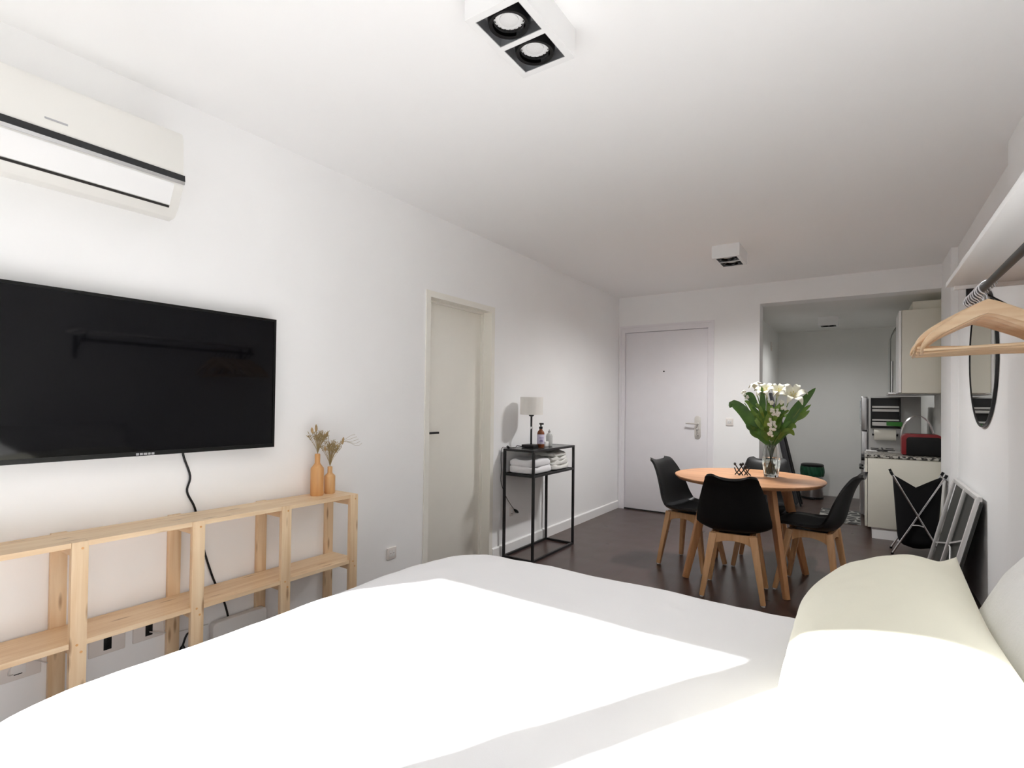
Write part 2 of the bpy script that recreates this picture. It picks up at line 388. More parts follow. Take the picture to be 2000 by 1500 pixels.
# bathroom door in the left wall, set back in a cream frame
d1 = struct('door_1', MB().box(-0.13, -0.09, DY0 + 0.02, DY1 - 0.02, 0.008, DZ - 0.02), 'cream', bevel=0.002)
fr = MB()
fr.box(-0.12, 0.008, DY0 - 0.022, DY0 + 0.02, 0, DZ + 0.022); fr.box(-0.12, 0.008, DY1 - 0.02, DY1 + 0.022, 0, DZ + 0.022); fr.box(-0.12, 0.008, DY0 + 0.02, DY1 - 0.02, DZ - 0.02, DZ + 0.022)
obj('door_frame', fr, 'cream', d1)
st = MB(); st.box(-0.09, -0.07, DY0 + 0.02, DY0 + 0.035, 0, DZ - 0.02); st.box(-0.09, -0.07, DY1 - 0.035, DY1 - 0.02, 0, DZ - 0.02); st.box(-0.09, -0.07, DY0 + 0.035, DY1 - 0.035, DZ - 0.035, DZ - 0.02)
obj('door_stop', st, 'cream', d1)
hd = MB(); hd.tube([(-0.09, 2.645, 1.02), (-0.045, 2.645, 1.02)], 0.009, 10); hd.bar((-0.045, 2.637, 1.02), (-0.045, 2.745, 1.02), 0.014, 0.014)
obj('door_handle', hd, 'black_metal', d1, label='black lever handle')
# entry door
d2 = struct('door_2', MB().box(0.085, 1.026, YB + 0.012, YB + 0.055, 0.012, 2.073), 'lav', bevel=0.002)
fr = MB(); E0, E1, ET = 0.022, 1.09, 2.155
for x0, x1 in ((E0, 0.082), (1.029, E1)):
    fr.box(x0, x1, YB - 0.012, YB + 0.05, 0, ET); 
fr.box(0.082, 1.029, YB - 0.012, YB + 0.05, 2.077, ET)
for x0, x1 in ((E0 - 0.002, E0 + 0.022), (E1 - 0.022, E1 + 0.002)): fr.box(x0, x1, YB - 0.02, YB - 0.011, 0, ET)
fr.box(E0 + 0.022, E1 - 0.022, YB - 0.02, YB - 0.011, ET - 0.022, ET)
obj('door_frame', fr, 'lav', d2)
obj('door_gap_shade', MB().box(0.083, 1.028, YB + 0.0, YB + 0.06, 0.0, 0.013), 'dark', d2)  # dark strip painted in as the shade of the gap below the leaf
pl = MB(); n = 12
outl = [(0.921 + 0.033 * math.cos(a), 1.083 + 0.033 * math.sin(a)) for a in [PI * i / n for i in range(n + 1)]] + [(0.921 + 0.033 * math.cos(a), 0.893 + 0.033 * math.sin(a)) for a in [PI + PI * i / n for i in range(n + 1)]]
pl.prism(outl, 1, YB + 0.004, YB + 0.013)
hp = obj('handle_plate', pl, 'nickel', d2, bevel=0.002, label='rounded steel lock plate')
lv = MB(); lv.tube([(0.925, YB + 0.006, 1.030), (0.925, YB - 0.045, 1.030)], 0.010, 10); lv.tube(path([(0.928, YB - 0.045, 1.030), (0.87, YB - 0.047, 1.030), (0.82, YB - 0.045, 1.031), (0.812, YB - 0.04, 1.031)], 8), 0.0085, 10)
obj('lever', lv, 'nickel', hp)
cyl = MB()
for z, r in ((0.965, 0.012), (0.905, 0.009)): cyl.tube([(0.921, YB + 0.006, z), (0.921, YB - 0.003, z)], r, 14)
obj('key_cylinder', cyl, 'chrome', hp)
obj('peephole', MB().tube([(0.543, YB + 0.014, 1.612), (0.543, YB + 0.006, 1.612)], 0.009, 12), 'black_metal', d2)

# ================================================================== fixtures on walls and ceiling
def downlight(label, x0, y0, zc, n, group, watt, w=0.205, L=0.335):
    """square white surface box with n lamp wells in its underside"""
    L = L if n == 2 else 0.205
    t = thing('ceiling_light', label, 'ceiling light', (x0 + w/2, y0 + L/2, zc), 0, group)
    z0 = zc - 0.1; b = MB(); e = 0.024
    cells = [(y0 + e, y0 + L/2 - 0.010), (y0 + L/2 + 0.010, y0 + L - e)] if n == 2 else [(y0 + e, y0 + L - e)]
    b.box(x0, x0 + e, y0, y0 + L, z0, zc); b.box(x0 + w - e, x0 + w, y0, y0 + L, z0, zc)
    ys = [y0] + [v for c in cells for v in c] + [y0 + L]
    for a, c in zip(ys[0::2], ys[1::2]): b.box(x0 + e, x0 + w - e, a, c, z0, zc)
    b.box(x0 + e, x0 + w - e, y0 + e, y0 + L - e, zc - 0.008, zc)
    obj('housing', b, 'lampwhite', t, world=True)
    for a, c in cells:
        cx, cy = x0 + w/2, (a + c) / 2; hx = w/2 - e; hy = (c - a) / 2
        cup = MB()
        for s in (-1, 1):
            cup.box(cx + s*hx - (0.002 if s > 0 else 0), cx + s*hx + (0.002 if s < 0 else 0), a, c, z0 + 0.001, zc - 0.01)
        cup.box(cx - hx, cx + hx, a, a + 0.002, z0 + 0.001, zc - 0.01); cup.box(cx - hx, cx + hx, c - 0.002, c, z0 + 0.001, zc - 0.01)
        cup.box(cx - hx, cx + hx, a, c, zc - 0.062, zc - 0.059)
        obj('reflector_cup', cup, 'mirrorbox', t, world=True)
        rr = min(hx, hy)
        ring = MB().lathe([(rr*0.72, -0.034), (rr*0.80, -0.012), (rr*0.97, -0.010), (rr*1.0, -0.016), (rr*1.0, -0.03), (rr*0.93, -0.045), (rr*0.76, -0.043)], 32, (cx, cy, zc - 0.054), cap=False)
        g = obj('lamp_ring', ring, 'black_plastic', t, world=True)
        lp = MB().lathe([(rr*0.74, 0.0), (rr*0.74, -0.006), (rr*0.62, -0.010), (rr*0.46, -0.008)], 32, (cx, cy, zc - 0.071))
        lb = obj('led_lamp', lp, 'lampwhite', t, world=True)
        obj('lens', MB().lathe([(rr*0.46, 0.0), (rr*0.44, -0.012), (rr*0.2, -0.014)], 24, (cx, cy, zc - 0.071)), 'ledface', lb, world=True)
        ld = bpy.data.lights.new('led', 'SPOT'); ld.energy = watt; ld.spot_size = R(165); ld.spot_blend = 1.0; ld.shadow_soft_size = 0.055; ld.color = (1.0, 0.995, 0.985)
        lo = bpy.data.objects.new('led_light', ld); C.objects.link(lo); lo.parent = lb; lo.location = INV[t.name] @ Vector((cx, cy, zc - 0.09))
        vents = MB()
        for k in range(18):
            an = 2*PI*k/18; vents.tube([(cx + rr*0.665*math.cos(an), cy + rr*0.665*math.sin(an), zc - 0.0780), (cx + rr*0.665*math.cos(an), cy + rr*0.665*math.sin(an), zc - 0.0812)], rr*0.035, 6)
        obj('vent_holes', vents, 'dark', lb, world=True)
    return t
downlight('large white double spotlight box on the ceiling nearest the bed', 1.400, 1.220, H, 2, 'square white ceiling spotlights', 4.0)
downlight('white double spotlight box on the ceiling above the dining table', 1.420, 4.310, H, 2, 'square white ceiling spotlights', 128.0)
downlight('small white spotlight box on the kitchen ceiling', 1.985, 7.13, 2.29, 1, 'square white ceiling spotlights', 66.0)

# air conditioner on the left wall
ac = thing('air_conditioner', 'white wall air conditioner with a black stripe above the television', 'air conditioner', (0, 0.55, 1.95))
prof = [(0.002, 2.285), (0.165, 2.285), (0.19, 2.275), (0.198, 2.25), (0.205, 2.10), (0.205, 2.07), (0.20, 2.055), (0.165, 1.985), (0.135, 1.955), (0.09, 1.95), (0.03, 1.985), (0.002, 1.99)]
A0, A1 = 0.10, 0.965
obj('body', MB().prism(prof, 1, A0, A1), 'acbody', ac, world=True, bevel=0.004)
obj('display_strip', MB().prism([(0.190, 2.108), (0.209, 2.108), (0.2115, 2.084), (0.190, 2.084)], 1, A0 - 0.001, A1 + 0.002), 'acdark', ac, world=True, label='glossy black display strip')
obj('chrome_strip', MB().prism([(0.190, 2.0838), (0.2112, 2.0838), (0.2085, 2.0725), (0.190, 2.0725)], 1, A0 - 0.001, A1 + 0.0015), 'chrome', ac, world=True, label='chrome trim line')
fl = MB(); fl.prism([(0.203, 2.066), (0.2075, 2.066), (0.2035, 2.052), (0.1715, 1.9905), (0.167, 1.992), (0.198, 2.053)], 1, A0 + 0.03, A1 - 0.035)
obj('air_flap', fl, 'acwhite', ac, world=True, label='white louvre flap')
obj('air_slot', MB().prism([(0.150, 1.989), (0.1695, 1.9885), (0.1665, 1.9815), (0.150, 1.982)], 1, A0 + 0.03, A1 - 0.035), 'dark', ac, world=True)
obj('badge', MB().prism([(0.1980, 2.149), (0.2040, 2.149), (0.2042, 2.143), (0.1980, 2.143)], 1, 0.545, 0.605), 'silver', ac, world=True, label='small grey maker badge')

# television
TY0, TY1, TZ0, TZ1 = 0.362, 1.447, 1.011, 1.622
tv = thing('television', 'large flat black television mounted on the white wall', 'television', (0.0, 0.905, TZ0))
fr = MB(); e = 0.011
fr.box(0.035, 0.070, TY0, TY1, TZ0, TZ0 + 0.017); fr.box(0.035, 0.070, TY0, TY1, TZ1 - e, TZ1); fr.box(0.035, 0.070, TY0, TY0 + e, TZ0 + 0.017, TZ1 - e); fr.box(0.035, 0.070, TY1 - e, TY1, TZ0 + 0.017, TZ1 - e)
obj('bezel', fr, 'bezel', tv, world=True)
obj('screen', MB().box(0.030, 0.0675, TY0 + e, TY1 - e, TZ0 + 0.017, TZ1 - e), 'screen', tv, world=True, label='glossy dark screen')
obj('back_housing', MB().box(0.010, 0.034, TY0 + 0.12, TY1 - 0.12, TZ0 + 0.06, TZ1 - 0.12), 'black_plastic', tv, world=True, bevel=0.004)
lg = MB()
x = 0.0; y = 0.905
for w in (0.010, 0.003, 0.010, 0.003, 0.012, 0.003, 0.009, 0.003, 0.010):
    if w > 0.004: lg.box(0.0695, 0.0706, y - 0.032 + x, y - 0.032 + x + w, TZ0 + 0.003, TZ0 + 0.0115)
    x += w
obj('badge', lg, 'silver', tv, world=True, label='small silver maker badge')
cb = MB().tube(path([(0.022, 1.065, 1.06), (0.009, 1.070, 0.998), (0.008, 1.100, 0.904), (0.008, 1.089, 0.839), (0.008, 1.122, 0.762), (0.008, 1.145, 0.65), (0.008, 1.170, 0.547), (0.008, 1.208, 0.428), (0.010, 1.250, 0.331), (0.020, 1.270, 0.240), (0.020, 1.272, 0.20)], 60), 0.0045, 8)
single('power_cord', cb, 'black_plastic', 'black cord hanging from the television down behind the pine shelf', 'cord', (0.01, 1.07, 0.2))

# pine shelf under the television
ps = thing('shelving_unit', 'low pine wood shelf with two long boards under the television', 'shelf', (0.11, 1.04, 0))
PY = [0.277, 0.660, 1.040, 1.422, 1.805]; PW = 0.0235
for y in PY:
    for k, (x0, x1) in enumerate(((0.002, 0.022), (0.200, 0.222))):
        p = obj('upright', MB().box(x0, x1, y - PW, y + PW, 0, 0.75), 'pine_z', ps, world=True, bevel=0.0015)
        if k == 1:
            for z, dy in ((0.727, 0.006), (0.405, -0.004), (0.378, 0.008)): obj('screw_head', MB().tube([(0.2215, y + dy, z), (0.2228, y + dy, z)], 0.0042, 10), 'vase_wood', p, world=True)
    for zt in (0.732, 0.397):
        obj('cross_rail', MB().box(0.022, 0.200, y - 0.010, y + 0.010, zt - 0.038, zt), 'pine_x', ps, world=True, bevel=0.001)
def board(z0, z1):
    g = 0.0006; a = PY[0] - PW; b = PY[-1] + PW
    pts = []
    for i, y in enumerate(PY):
        lo, hi = y - PW - g, y + PW + g
        if i == 0: pts += [(0.1995, a), (0.1995, hi), (0.218, hi)]
        elif i == len(PY) - 1: pts += [(0.218, lo), (0.1995, lo), (0.1995, b)]
        else: pts += [(0.218, lo), (0.1995, lo), (0.1995, hi), (0.218, hi)]
    return MB().prism(pts + [(0.0225, b), (0.0225, a)], 2, z0, z1)
obj('shelf_board', board(0.732, 0.7495), 'pine_y', ps, world=True)
obj('shelf_board', board(0.397, 0.4145), 'pine_y', ps, world=True)

# wooden bottles with dried grass
def bottle(name, label, loc, r, h, neck, m):
    t = MB().lathe([(r*0.93, 0), (r, 0.006), (r, h*0.62), (r*0.97, h*0.66), (r*0.55, h*0.745), (neck, h*0.78), (neck, h*0.985), (neck*0.9, h), (neck*0.62, h), (neck*0.6, h*0.8)], 28, loc)
    return single(name, t, m, label, 'vase', loc, 'wooden bottle vases on the pine shelf')
bottle('bottle_vase', 'taller orange turned-wood bottle vase on the pine shelf', (0.092, 1.672, 0.7495), 0.0325, 0.213, 0.0135, 'vase_wood')
bottle('bottle_vase', 'shorter pale turned-wood bottle vase beside the taller one', (0.088, 1.752, 0.7495), 0.0275, 0.140, 0.0125, 'vase_wood2')
def dried(label, base, n, hgt, spread, seeds, tall):
    t = thing('dried_grass', label, 'dried flowers', base, 0, 'dried grass bunches in the wooden bottles')
    b = Vector(base); rnd = random.Random(n)
    stems = MB(); heads = MB(); tufts = MB()
    for k in range(n):
        a = rnd.uniform(0, 2*PI); q = spread * math.sqrt(rnd.random()); L = hgt * rnd.uniform(0.62, 1.0)
        tip = b + Vector((q*0.55*math.cos(a), q*math.sin(a), L))
        mid = b + Vector((q*0.2*math.cos(a), q*0.36*math.sin(a), L*0.5))
        stems.tube(path([tuple(b + Vector((0, 0, -0.06))), tuple(b), tuple(mid), tuple(tip)], 6), [0.0007]*7, 4)
        for _ in range(5):
            w = tip.lerp(mid, rnd.uniform(0, 0.55)); d = Vector((rnd.uniform(-1, 1)*0.5, rnd.uniform(-1, 1), rnd.uniform(0.3, 1.3))) * 0.016
            tufts.tube([tuple(w), tuple(w + d*0.5), tuple(w + d)], [0.0004, 0.0016, 0.0003], 4)
    obj('stem', stems, 'dry', t, world=True); s_ = obj('tuft', tufts, 'dry', t, world=True)
    for x, y, z, L in tall:
        tip = b + Vector((x, y, z))
        stems2 = MB().tube(path([tuple(b), tuple(b + Vector((x*0.3, y*0.3, z*0.5))), tuple(tip)], 8), 0.0008, 4)
        p = obj('tall_stem', stems2, 'dry', t, world=True)
        d = Vector((x*0.4, y*0.4, z)).normalized()
        obj('seed_head', MB().tube([tuple(tip + d*(L*f)) for f in (0, 0.15, 0.4, 0.7, 0.9, 1.0)], [0.001, 0.005, 0.0068, 0.006, 0.0035, 0.0008], 8), 'dry2', p, world=True)
    return t
dried('dried grass and seed heads standing in the taller wooden bottle', (0.092, 1.672, 0.962), 46, 0.115, 0.062, 0, [(0.01, -0.040, 0.108, 0.030), (0.0, -0.010, 0.112, 0.040), (0.01, 0.030, 0.075, 0.028), (0.0, 0.052, 0.085, 0.026)])
t = dried('dried grass fanning out of the shorter wooden bottle', (0.088, 1.752, 0.889), 46, 0.135, 0.066, 0, [(0.02, 0.058, 0.112, 0.042), (0.0, -0.005, 0.10, 0.025), (0.02, -0.045, 0.085, 0.026)])
w = MB()
for k in range(5): w.tube(path([(0.088, 1.752, 0.90), (0.10, 1.80 + k*0.004, 1.0 + k*0.004), (0.11, 1.86 + k*0.012, 1.045 - k*0.014), (0.115, 1.89 + k*0.012, 1.052 - k*0.012)], 8), 0.0006, 4)
obj('wispy_stem', w, 'dry', t, world=True)

# outlets
def plate(name, label, yc, zc, w, h, kind, group='wall outlets on the left wall', rz=0.0, xw=0.0, axis='x'):
    if axis == 'x': t = thing(name, label, 'outlet', (xw, yc, zc), 0, group)
    else: t = thing(name, label, 'switch', (yc, xw, zc), -PI/2, group)
    obj('cover', MB().box(0.0005, 0.009, -w/2, w/2, -h/2, h/2), 'plate', t, bevel=0.004, seg=3)
    if kind == 'black':
        sk = obj('socket', MB().box(0.008, 0.0102, -0.013, 0.013, -0.026, 0.026), 'black_plastic', t, bevel=0.001)
        hl = MB()
        for z in (-0.012, 0.0, 0.012): hl.box(0.0098, 0.0106, -0.004, 0.004, z - 0.0022, z + 0.0022)
        obj('pin_slot', hl, 'bezel', sk)
    elif kind == 'double':
        for y in (-0.012, 0.012):
            k = obj('insert', MB().box(0.008, 0.0112, y - 0.010, y + 0.010, -0.019, 0.019), 'white_pl', t, bevel=0.001)
            obj('pin_slot', MB().box(0.0108, 0.0116, y - 0.005, y + 0.005, -0.002, 0.002), 'basewood', k)
    elif kind == 'blank':
        obj('insert', MB().box(0.008, 0.0105, -0.02, 0.02, -0.02, 0.02), 'white_pl', t, bevel=0.001)
        obj('pin_slot', MB().box(0.0102, 0.0112, -0.012, 0.010, -0.020, -0.017), 'bezel', t)
    return t
plate('wall_outlet', 'rectangular outlet with a black socket, left of the two under the lower board', 0.815, 0.297, 0.118, 0.084, 'black')
plate('wall_outlet', 'rectangular outlet with a black socket nearest the white panel', 0.955, 0.300, 0.112, 0.084, 'black')
plate('wall_outlet', 'blank outlet plate with a looped white cable at the left edge', 0.560, 0.305, 0.122, 0.078, 'blank')
plate('wall_outlet', 'small white outlet on the wall between pine shelf and cream door', 2.275, 0.300, 0.075, 0.072, 'double')
plate('wall_outlet', 'white outlet behind the black console table with a plug beside it', 3.60, 0.335, 0.05, 0.075, 'blank')
plate('light_switch', 'white light switch on the wall beside the entrance door', 1.253, 1.058, 0.075, 0.080, 'double', 'light switches', xw=YB - 0.0005, axis='y')
kt = plate('light_switch', 'narrow white switch plate on the kitchen side wall', 7.72, 2.03, 0.07, 0.12, 'double', 'light switches', xw=XK)
single('loop_cable', MB().tube(path([(0.012, 0.545, 0.290), (0.03, 0.530, 0.300), (0.035, 0.535, 0.325), (0.03, 0.565, 0.335), (0.03, 0.60, 0.322), (0.012, 0.628, 0.300), (0.008, 0.650, 0.28)], 30), 0.0022, 6), 'whitecable', 'thin white cable looping out of the leftmost wall outlet', 'cable', (0.01, 0.545, 0.29))
single('thin_cable', MB().tube(path([(0.013, 0.955, 0.290), (0.022, 0.975, 0.283), (0.012, 1.00, 0.270), (0.006, 1.05, 0.252), (0.006, 1.12, 0.245), (0.010, 1.186, 0.240)], 24), 0.0024, 6), 'whitecable', 'thin white cable running from the outlet to the white panel', 'cable', (0.013, 0.955, 0.29))
pg = thing('floor_plug', 'black plug on the wall behind the pine shelf upright', 'plug', (0.004, 1.085, 0.13))
obj('plug_body', MB().lathe([(0.006, 0.0), (0.016, 0.012), (0.016, 0.03), (0.006, 0.052)], 12), 'black_plastic', pg)
obj('cord', MB().tube(path([(0, 0, 0.05), (0.004, 0.02, 0.10), (0.004, 0.06, 0.06), (0.004, 0.10, -0.10)], 14), 0.004, 6), 'black_plastic', pg)
rp = MB(); a, b, z0, z1, q = 1.185, 1.432, 0.0, 0.252, 0.018
rp.prism([(a, z0), (b, z0)] + [(b - q + q*math.cos(t), z1 - q + q*math.sin(t)) for t in [PI/2*i/6 for i in range(7)]] + [(a + q + q*math.cos(t), z1 - q + q*math.sin(t)) for t in [PI/2 + PI/2*i/6 for i in range(7)]], 0, 0.022, 0.060)
single('white_panel', rp, 'white_pl', 'white panel with rounded corners standing behind the pine shelf', 'panel', (0.04, 1.31, 0), bevel=0.004, seg=3)

# ================================================================== console table by the cream door
ct = thing('console_table', 'tall narrow black metal console table against the left wall', 'console table', (0.172, 3.785, 0))
X0, X1, Y0, Y1, TT = 0.028, 0.316, 3.440, 4.130, 0.018
for x in (X0, X1 - TT):
    for y in (Y0, Y1 - TT): obj('leg', MB().box(x, x + TT, y, y + TT, 0, 0.868), 'black_metal', ct, world=True)
for z in (0.850, 0.655, 0.0):
    for x in (X0, X1 - TT): obj('rail', MB().box(x + 0.0005, x + TT - 0.0005, Y0 + TT, Y1 - TT, z, z + TT - 0.0005), 'black_metal', ct, world=True)
    for y in (Y0, Y1 - TT): obj('rail', MB().box(X0 + TT, X1 - TT, y + 0.0005, y + TT - 0.0005, z, z + TT - 0.0005), 'black_metal', ct, world=True)
obj('table_top', MB().box(X0 + TT, X1 - TT, Y0 + TT, Y1 - TT, 0.858, 0.8665), mat('dark_top', (0.035, 0.037, 0.036), 0.22), ct, world=True)
obj('shelf_panel', MB().box(X0 + TT, X1 - TT, Y0 + TT, Y1 - TT, 0.662, 0.670), 'black_metal', ct, world=True)

def towel(label, x0, x1, y0, y1, z0, h, m, seed, name='folded_towel'):
    cx, cy = (x0+x1)/2, (y0+y1)/2; a, b = (x1-x0)/2, (y1-y0)/2
    def f(u, v):
        th = 2*PI*u; ph = PI*(v - 0.5)
        cu, su = math.cos(th), math.sin(th); e = 0.35
        px = a * math.copysign(abs(cu)**e, cu) * abs(math.cos(ph))**0.22
        py = b * math.copysign(abs(su)**e, su) * abs(math.cos(ph))**0.22
        pz = h/2 * math.copysign(abs(math.sin(ph))**0.55, math.sin(ph))
        n = noise.noise(Vector((px*14 + seed*3.1, py*14, pz*30 + seed)))
        pz += (0.022*n if pz > 0 else 0.0) + 0.006*math.sin(py*40 + seed)*(1 if pz > 0 else 0)
        px += 0.004*n; py += 0.006*noise.noise(Vector((pz*60, px*9, seed)))
        return (cx + px, cy + py, z0 + h/2 + pz)
    return single(name, MB().grid(f, 40, 16), m, label, 'towel', (cx, cy, z0), 'folded towels on the console shelf', smooth=180)
towel('wide white towel folded flat at the front of the console shelf', 0.050, 0.296, 3.462, 3.790, 0.671, 0.060, 'towel', 1)
towel('crumpled white towel lying on top of the wide folded towel', 0.052, 0.292, 3.465, 3.775, 0.726, 0.062, 'towel', 2)
towel('ivory towel at the bottom of the far pile on the console shelf', 0.050, 0.290, 3.800, 4.100, 0.671, 0.042, 'towel2', 3)
towel('ivory towel second from the bottom of the far pile', 0.052, 0.285, 3.805, 4.090, 0.709, 0.040, 'towel2', 4)
towel('ivory towel third from the bottom of the far pile', 0.054, 0.282, 3.815, 4.080, 0.746, 0.038, 'towel2', 5)
towel('ivory towel on top of the far pile on the console shelf', 0.056, 0.278, 3.825, 4.070, 0.781, 0.038, 'towel2', 6)

lm = thing('table_lamp', 'small table lamp with a white drum shade on the console', 'lamp', (0.150, 3.665, 0.868))
obj('base', MB().box(-0.058, 0.058, -0.058, 0.058, 0, 0.026), 'black_metal', lm, bevel=0.004)
obj('pole', MB().tube([(0, 0, 0.025), (0, 0, 0.32)], 0.008, 12), 'black_metal', lm)
obj('socket_ring', MB().lathe([(0.010, 0.255), (0.022, 0.262), (0.022, 0.270), (0.010, 0.276)], 16), 'black_metal', lm)
obj('switch', MB().lathe([(0.0095, 0.150), (0.011, 0.155), (0.011, 0.166), (0.0095, 0.171)], 12), 'chrome', lm)
obj('lamp_shade', MB().lathe([(0.094, 0.272), (0.094, 0.415), (0.0915, 0.415), (0.0915, 0.272), (0.094, 0.272)], 40, cap=False), 'shade', lm, label='white fabric drum shade')
obj('bulb', MB().lathe([(0.012, 0.29), (0.026, 0.325), (0.028, 0.345), (0.018, 0.372), (0.003, 0.38)], 16), 'lampwhite', lm)
cd = MB().tube(path([(0.10, 3.607, 0.878), (0.08, 3.56, 0.885), (0.085, 3.53, 0.872), (0.06, 3.50, 0.871), (0.035, 3.46, 0.874), (0.018, 3.435, 0.870), (0.016, 3.425, 0.80), (0.018, 3.43, 0.70), (0.016, 3.43, 0.60), (0.020, 3.50, 0.47), (0.025, 3.57, 0.39), (0.022, 3.625, 0.345)], 50), 0.0026, 6)
obj('cord', cd, 'black_plastic', lm, world=True)
obj('plug', MB().tube([(0.022, 3.62, 0.350), (0.024, 3.645, 0.332), (0.024, 3.672, 0.318)], [0.007, 0.014, 0.008], 10), 'black_plastic', lm, world=True)
sw = MB(); sw.tube([(0.050, 3.485, 0.870), (0.046, 3.468, 0.884)], [0.011, 0.009], 10)
obj('cord_switch', sw, 'black_plastic', lm, world=True)
pb = thing('pump_bottle', 'amber bottle with a black pump and lilac label beside the lamp', 'bottle', (0.212, 3.715, 0.868))
obj('glass_body', MB().lathe([(0.028, 0), (0.030, 0.006), (0.030, 0.118), (0.026, 0.132), (0.013, 0.146), (0.012, 0.156)], 24), 'amber', pb)
obj('label', MB().lathe([(0.0303, 0.030), (0.0308, 0.031), (0.0308, 0.108), (0.0303, 0.109)], 24, cap=False), 'lilac', pb, label='lilac paper label')
pr = MB()
for z, a0, a1 in ((0.052, -1.4, -0.4), (0.060, -1.3, -0.5), (0.078, -1.5, -0.2)):
    pr.add([(0.0312*math.cos(a), 0.0312*math.sin(a), z + dz) for dz in (0, 0.005) for a in [lerp(a0, a1, i/8) for i in range(9)]], [(i, i+1, 10+i, 9+i) for i in range(8)])
obj('label_print', pr, 'violet', pb)
pm = MB().lathe([(0.013, 0.154), (0.015, 0.156), (0.015, 0.172), (0.006, 0.174), (0.006, 0.190)], 16); pm.bar((-0.008, 0, 0.196), (0.028, -0.014, 0.196), 0.016, 0.013)
obj('pump', pm, 'black_plastic', pb)
cbt = thing('glass_bottle', 'small clear bottle with a silver neck on the console', 'bottle', (0.190, 3.895, 0.868))
obj('glass_body', MB().lathe([(0.026, 0), (0.028, 0.005), (0.028, 0.085), (0.022, 0.102), (0.010, 0.112), (0.009, 0.118)], 24), mat('pale_clear', (0.78, 0.79, 0.78), 0.08, trans=0.35), cbt)
obj('liquid', MB().lathe([(0.024, 0.004), (0.025, 0.007), (0.025, 0.082), (0.020, 0.094)], 20), mat('pale_soap', (0.75, 0.75, 0.74), 0.3), cbt)
obj('neck', MB().lathe([(0.010, 0.1165), (0.011, 0.118), (0.011, 0.130), (0.004, 0.132), (0.004, 0.142)], 14), 'steel', cbt)
single('soap_block', MB().box(0.15, 0.215, 3.79, 3.848, 0.868, 0.912), 'white_pl', 'white square block standing between the two bottles', 'soap', (0.182, 3.819, 0.868), bevel=0.006)

# ================================================================== dining table
TX, TY, TZ, TR = 1.722, 4.110, 0.72, 0.50
dt = thing('dining_table', 'round reddish wood dining table with splayed legs', 'dining table', (TX, TY, 0), R(-5))
obj('table_top', MB().lathe([(TR - 0.020, TZ - 0.026), (TR - 0.004, TZ - 0.012), (TR, TZ - 0.006), (TR - 0.002, TZ - 0.001), (TR - 0.006, TZ)], 96), 'table_y', dt)
for a in (45, 135, 225, 315):
    c, s = math.cos(R(a)), math.sin(R(a))
    obj('leg', MB().bar((0.285*c, 0.285*s, TZ - 0.026), (0.462*c, 0.462*s, 0), 0.070, 0.036, 0.038, 0.032, side=(c, s, 0)), 'table_z', dt, bevel=0.004)
for a in (45, 135):
    c, s = math.cos(R(a)), math.sin(R(a))
    obj('cross_beam', MB().bar((-0.27*c, -0.27*s, TZ - 0.058), (0.27*c, 0.27*s, TZ - 0.058), 0.036, 0.060 if a == 45 else 0.0595, side=(-s, c, 0)), 'table_z', dt, bevel=0.002)

# ================================================================== dining chairs
PROF = [(0.222, 0.402), (0.205, 0.428), (0.125, 0.434), (0.01, 0.417), (-0.09, 0.411), (-0.155, 0.432), (-0.195, 0.498), (-0.217, 0.59), (-0.243, 0.68), (-0.270, 0.740), (-0.288, 0.765), (-0.306, 0.772)]
HW = [(0.165,), (0.200,), (0.222,), (0.233,), (0.238,), (0.240,), (0.236,), (0.219,), (0.193,), (0.170,), (0.158,), (0.112,)]
KC = [(0.0,), (0.004,), (0.022,), (0.038,), (0.054,), (0.068,), (0.066,), (0.054,), (0.040,), (0.026,), (0.016,), (0.012,)]
def seat_pt(s, u, off=0.0):
    y, z = curve(PROF, s); y2, z2 = curve(PROF, min(s + 0.01, 1)); y1, z1 = curve(PROF, max(s - 0.01, 0))
    ty, tz = y2 - y1, z2 - z1; L = math.hypot(ty, tz) or 1
    ny, nz = tz / L, -ty / L                     # points towards the sitter: up on the seat, forwards on the back
    hw = curve(HW, s)[0]; k = curve(KC, s)[0]
    d = k * abs(u)**2.4 + off
    zt = 0.022 * (abs(u)**2) * max(0, (s - 0.72) / 0.28) - 0.012 * abs(u)**8 * max(0, (s - 0.85) / 0.15)
    xx = hw * (u * (1 - 0.06 * abs(u)**6))
    return (xx, y + ny * d, z + nz * d + zt)
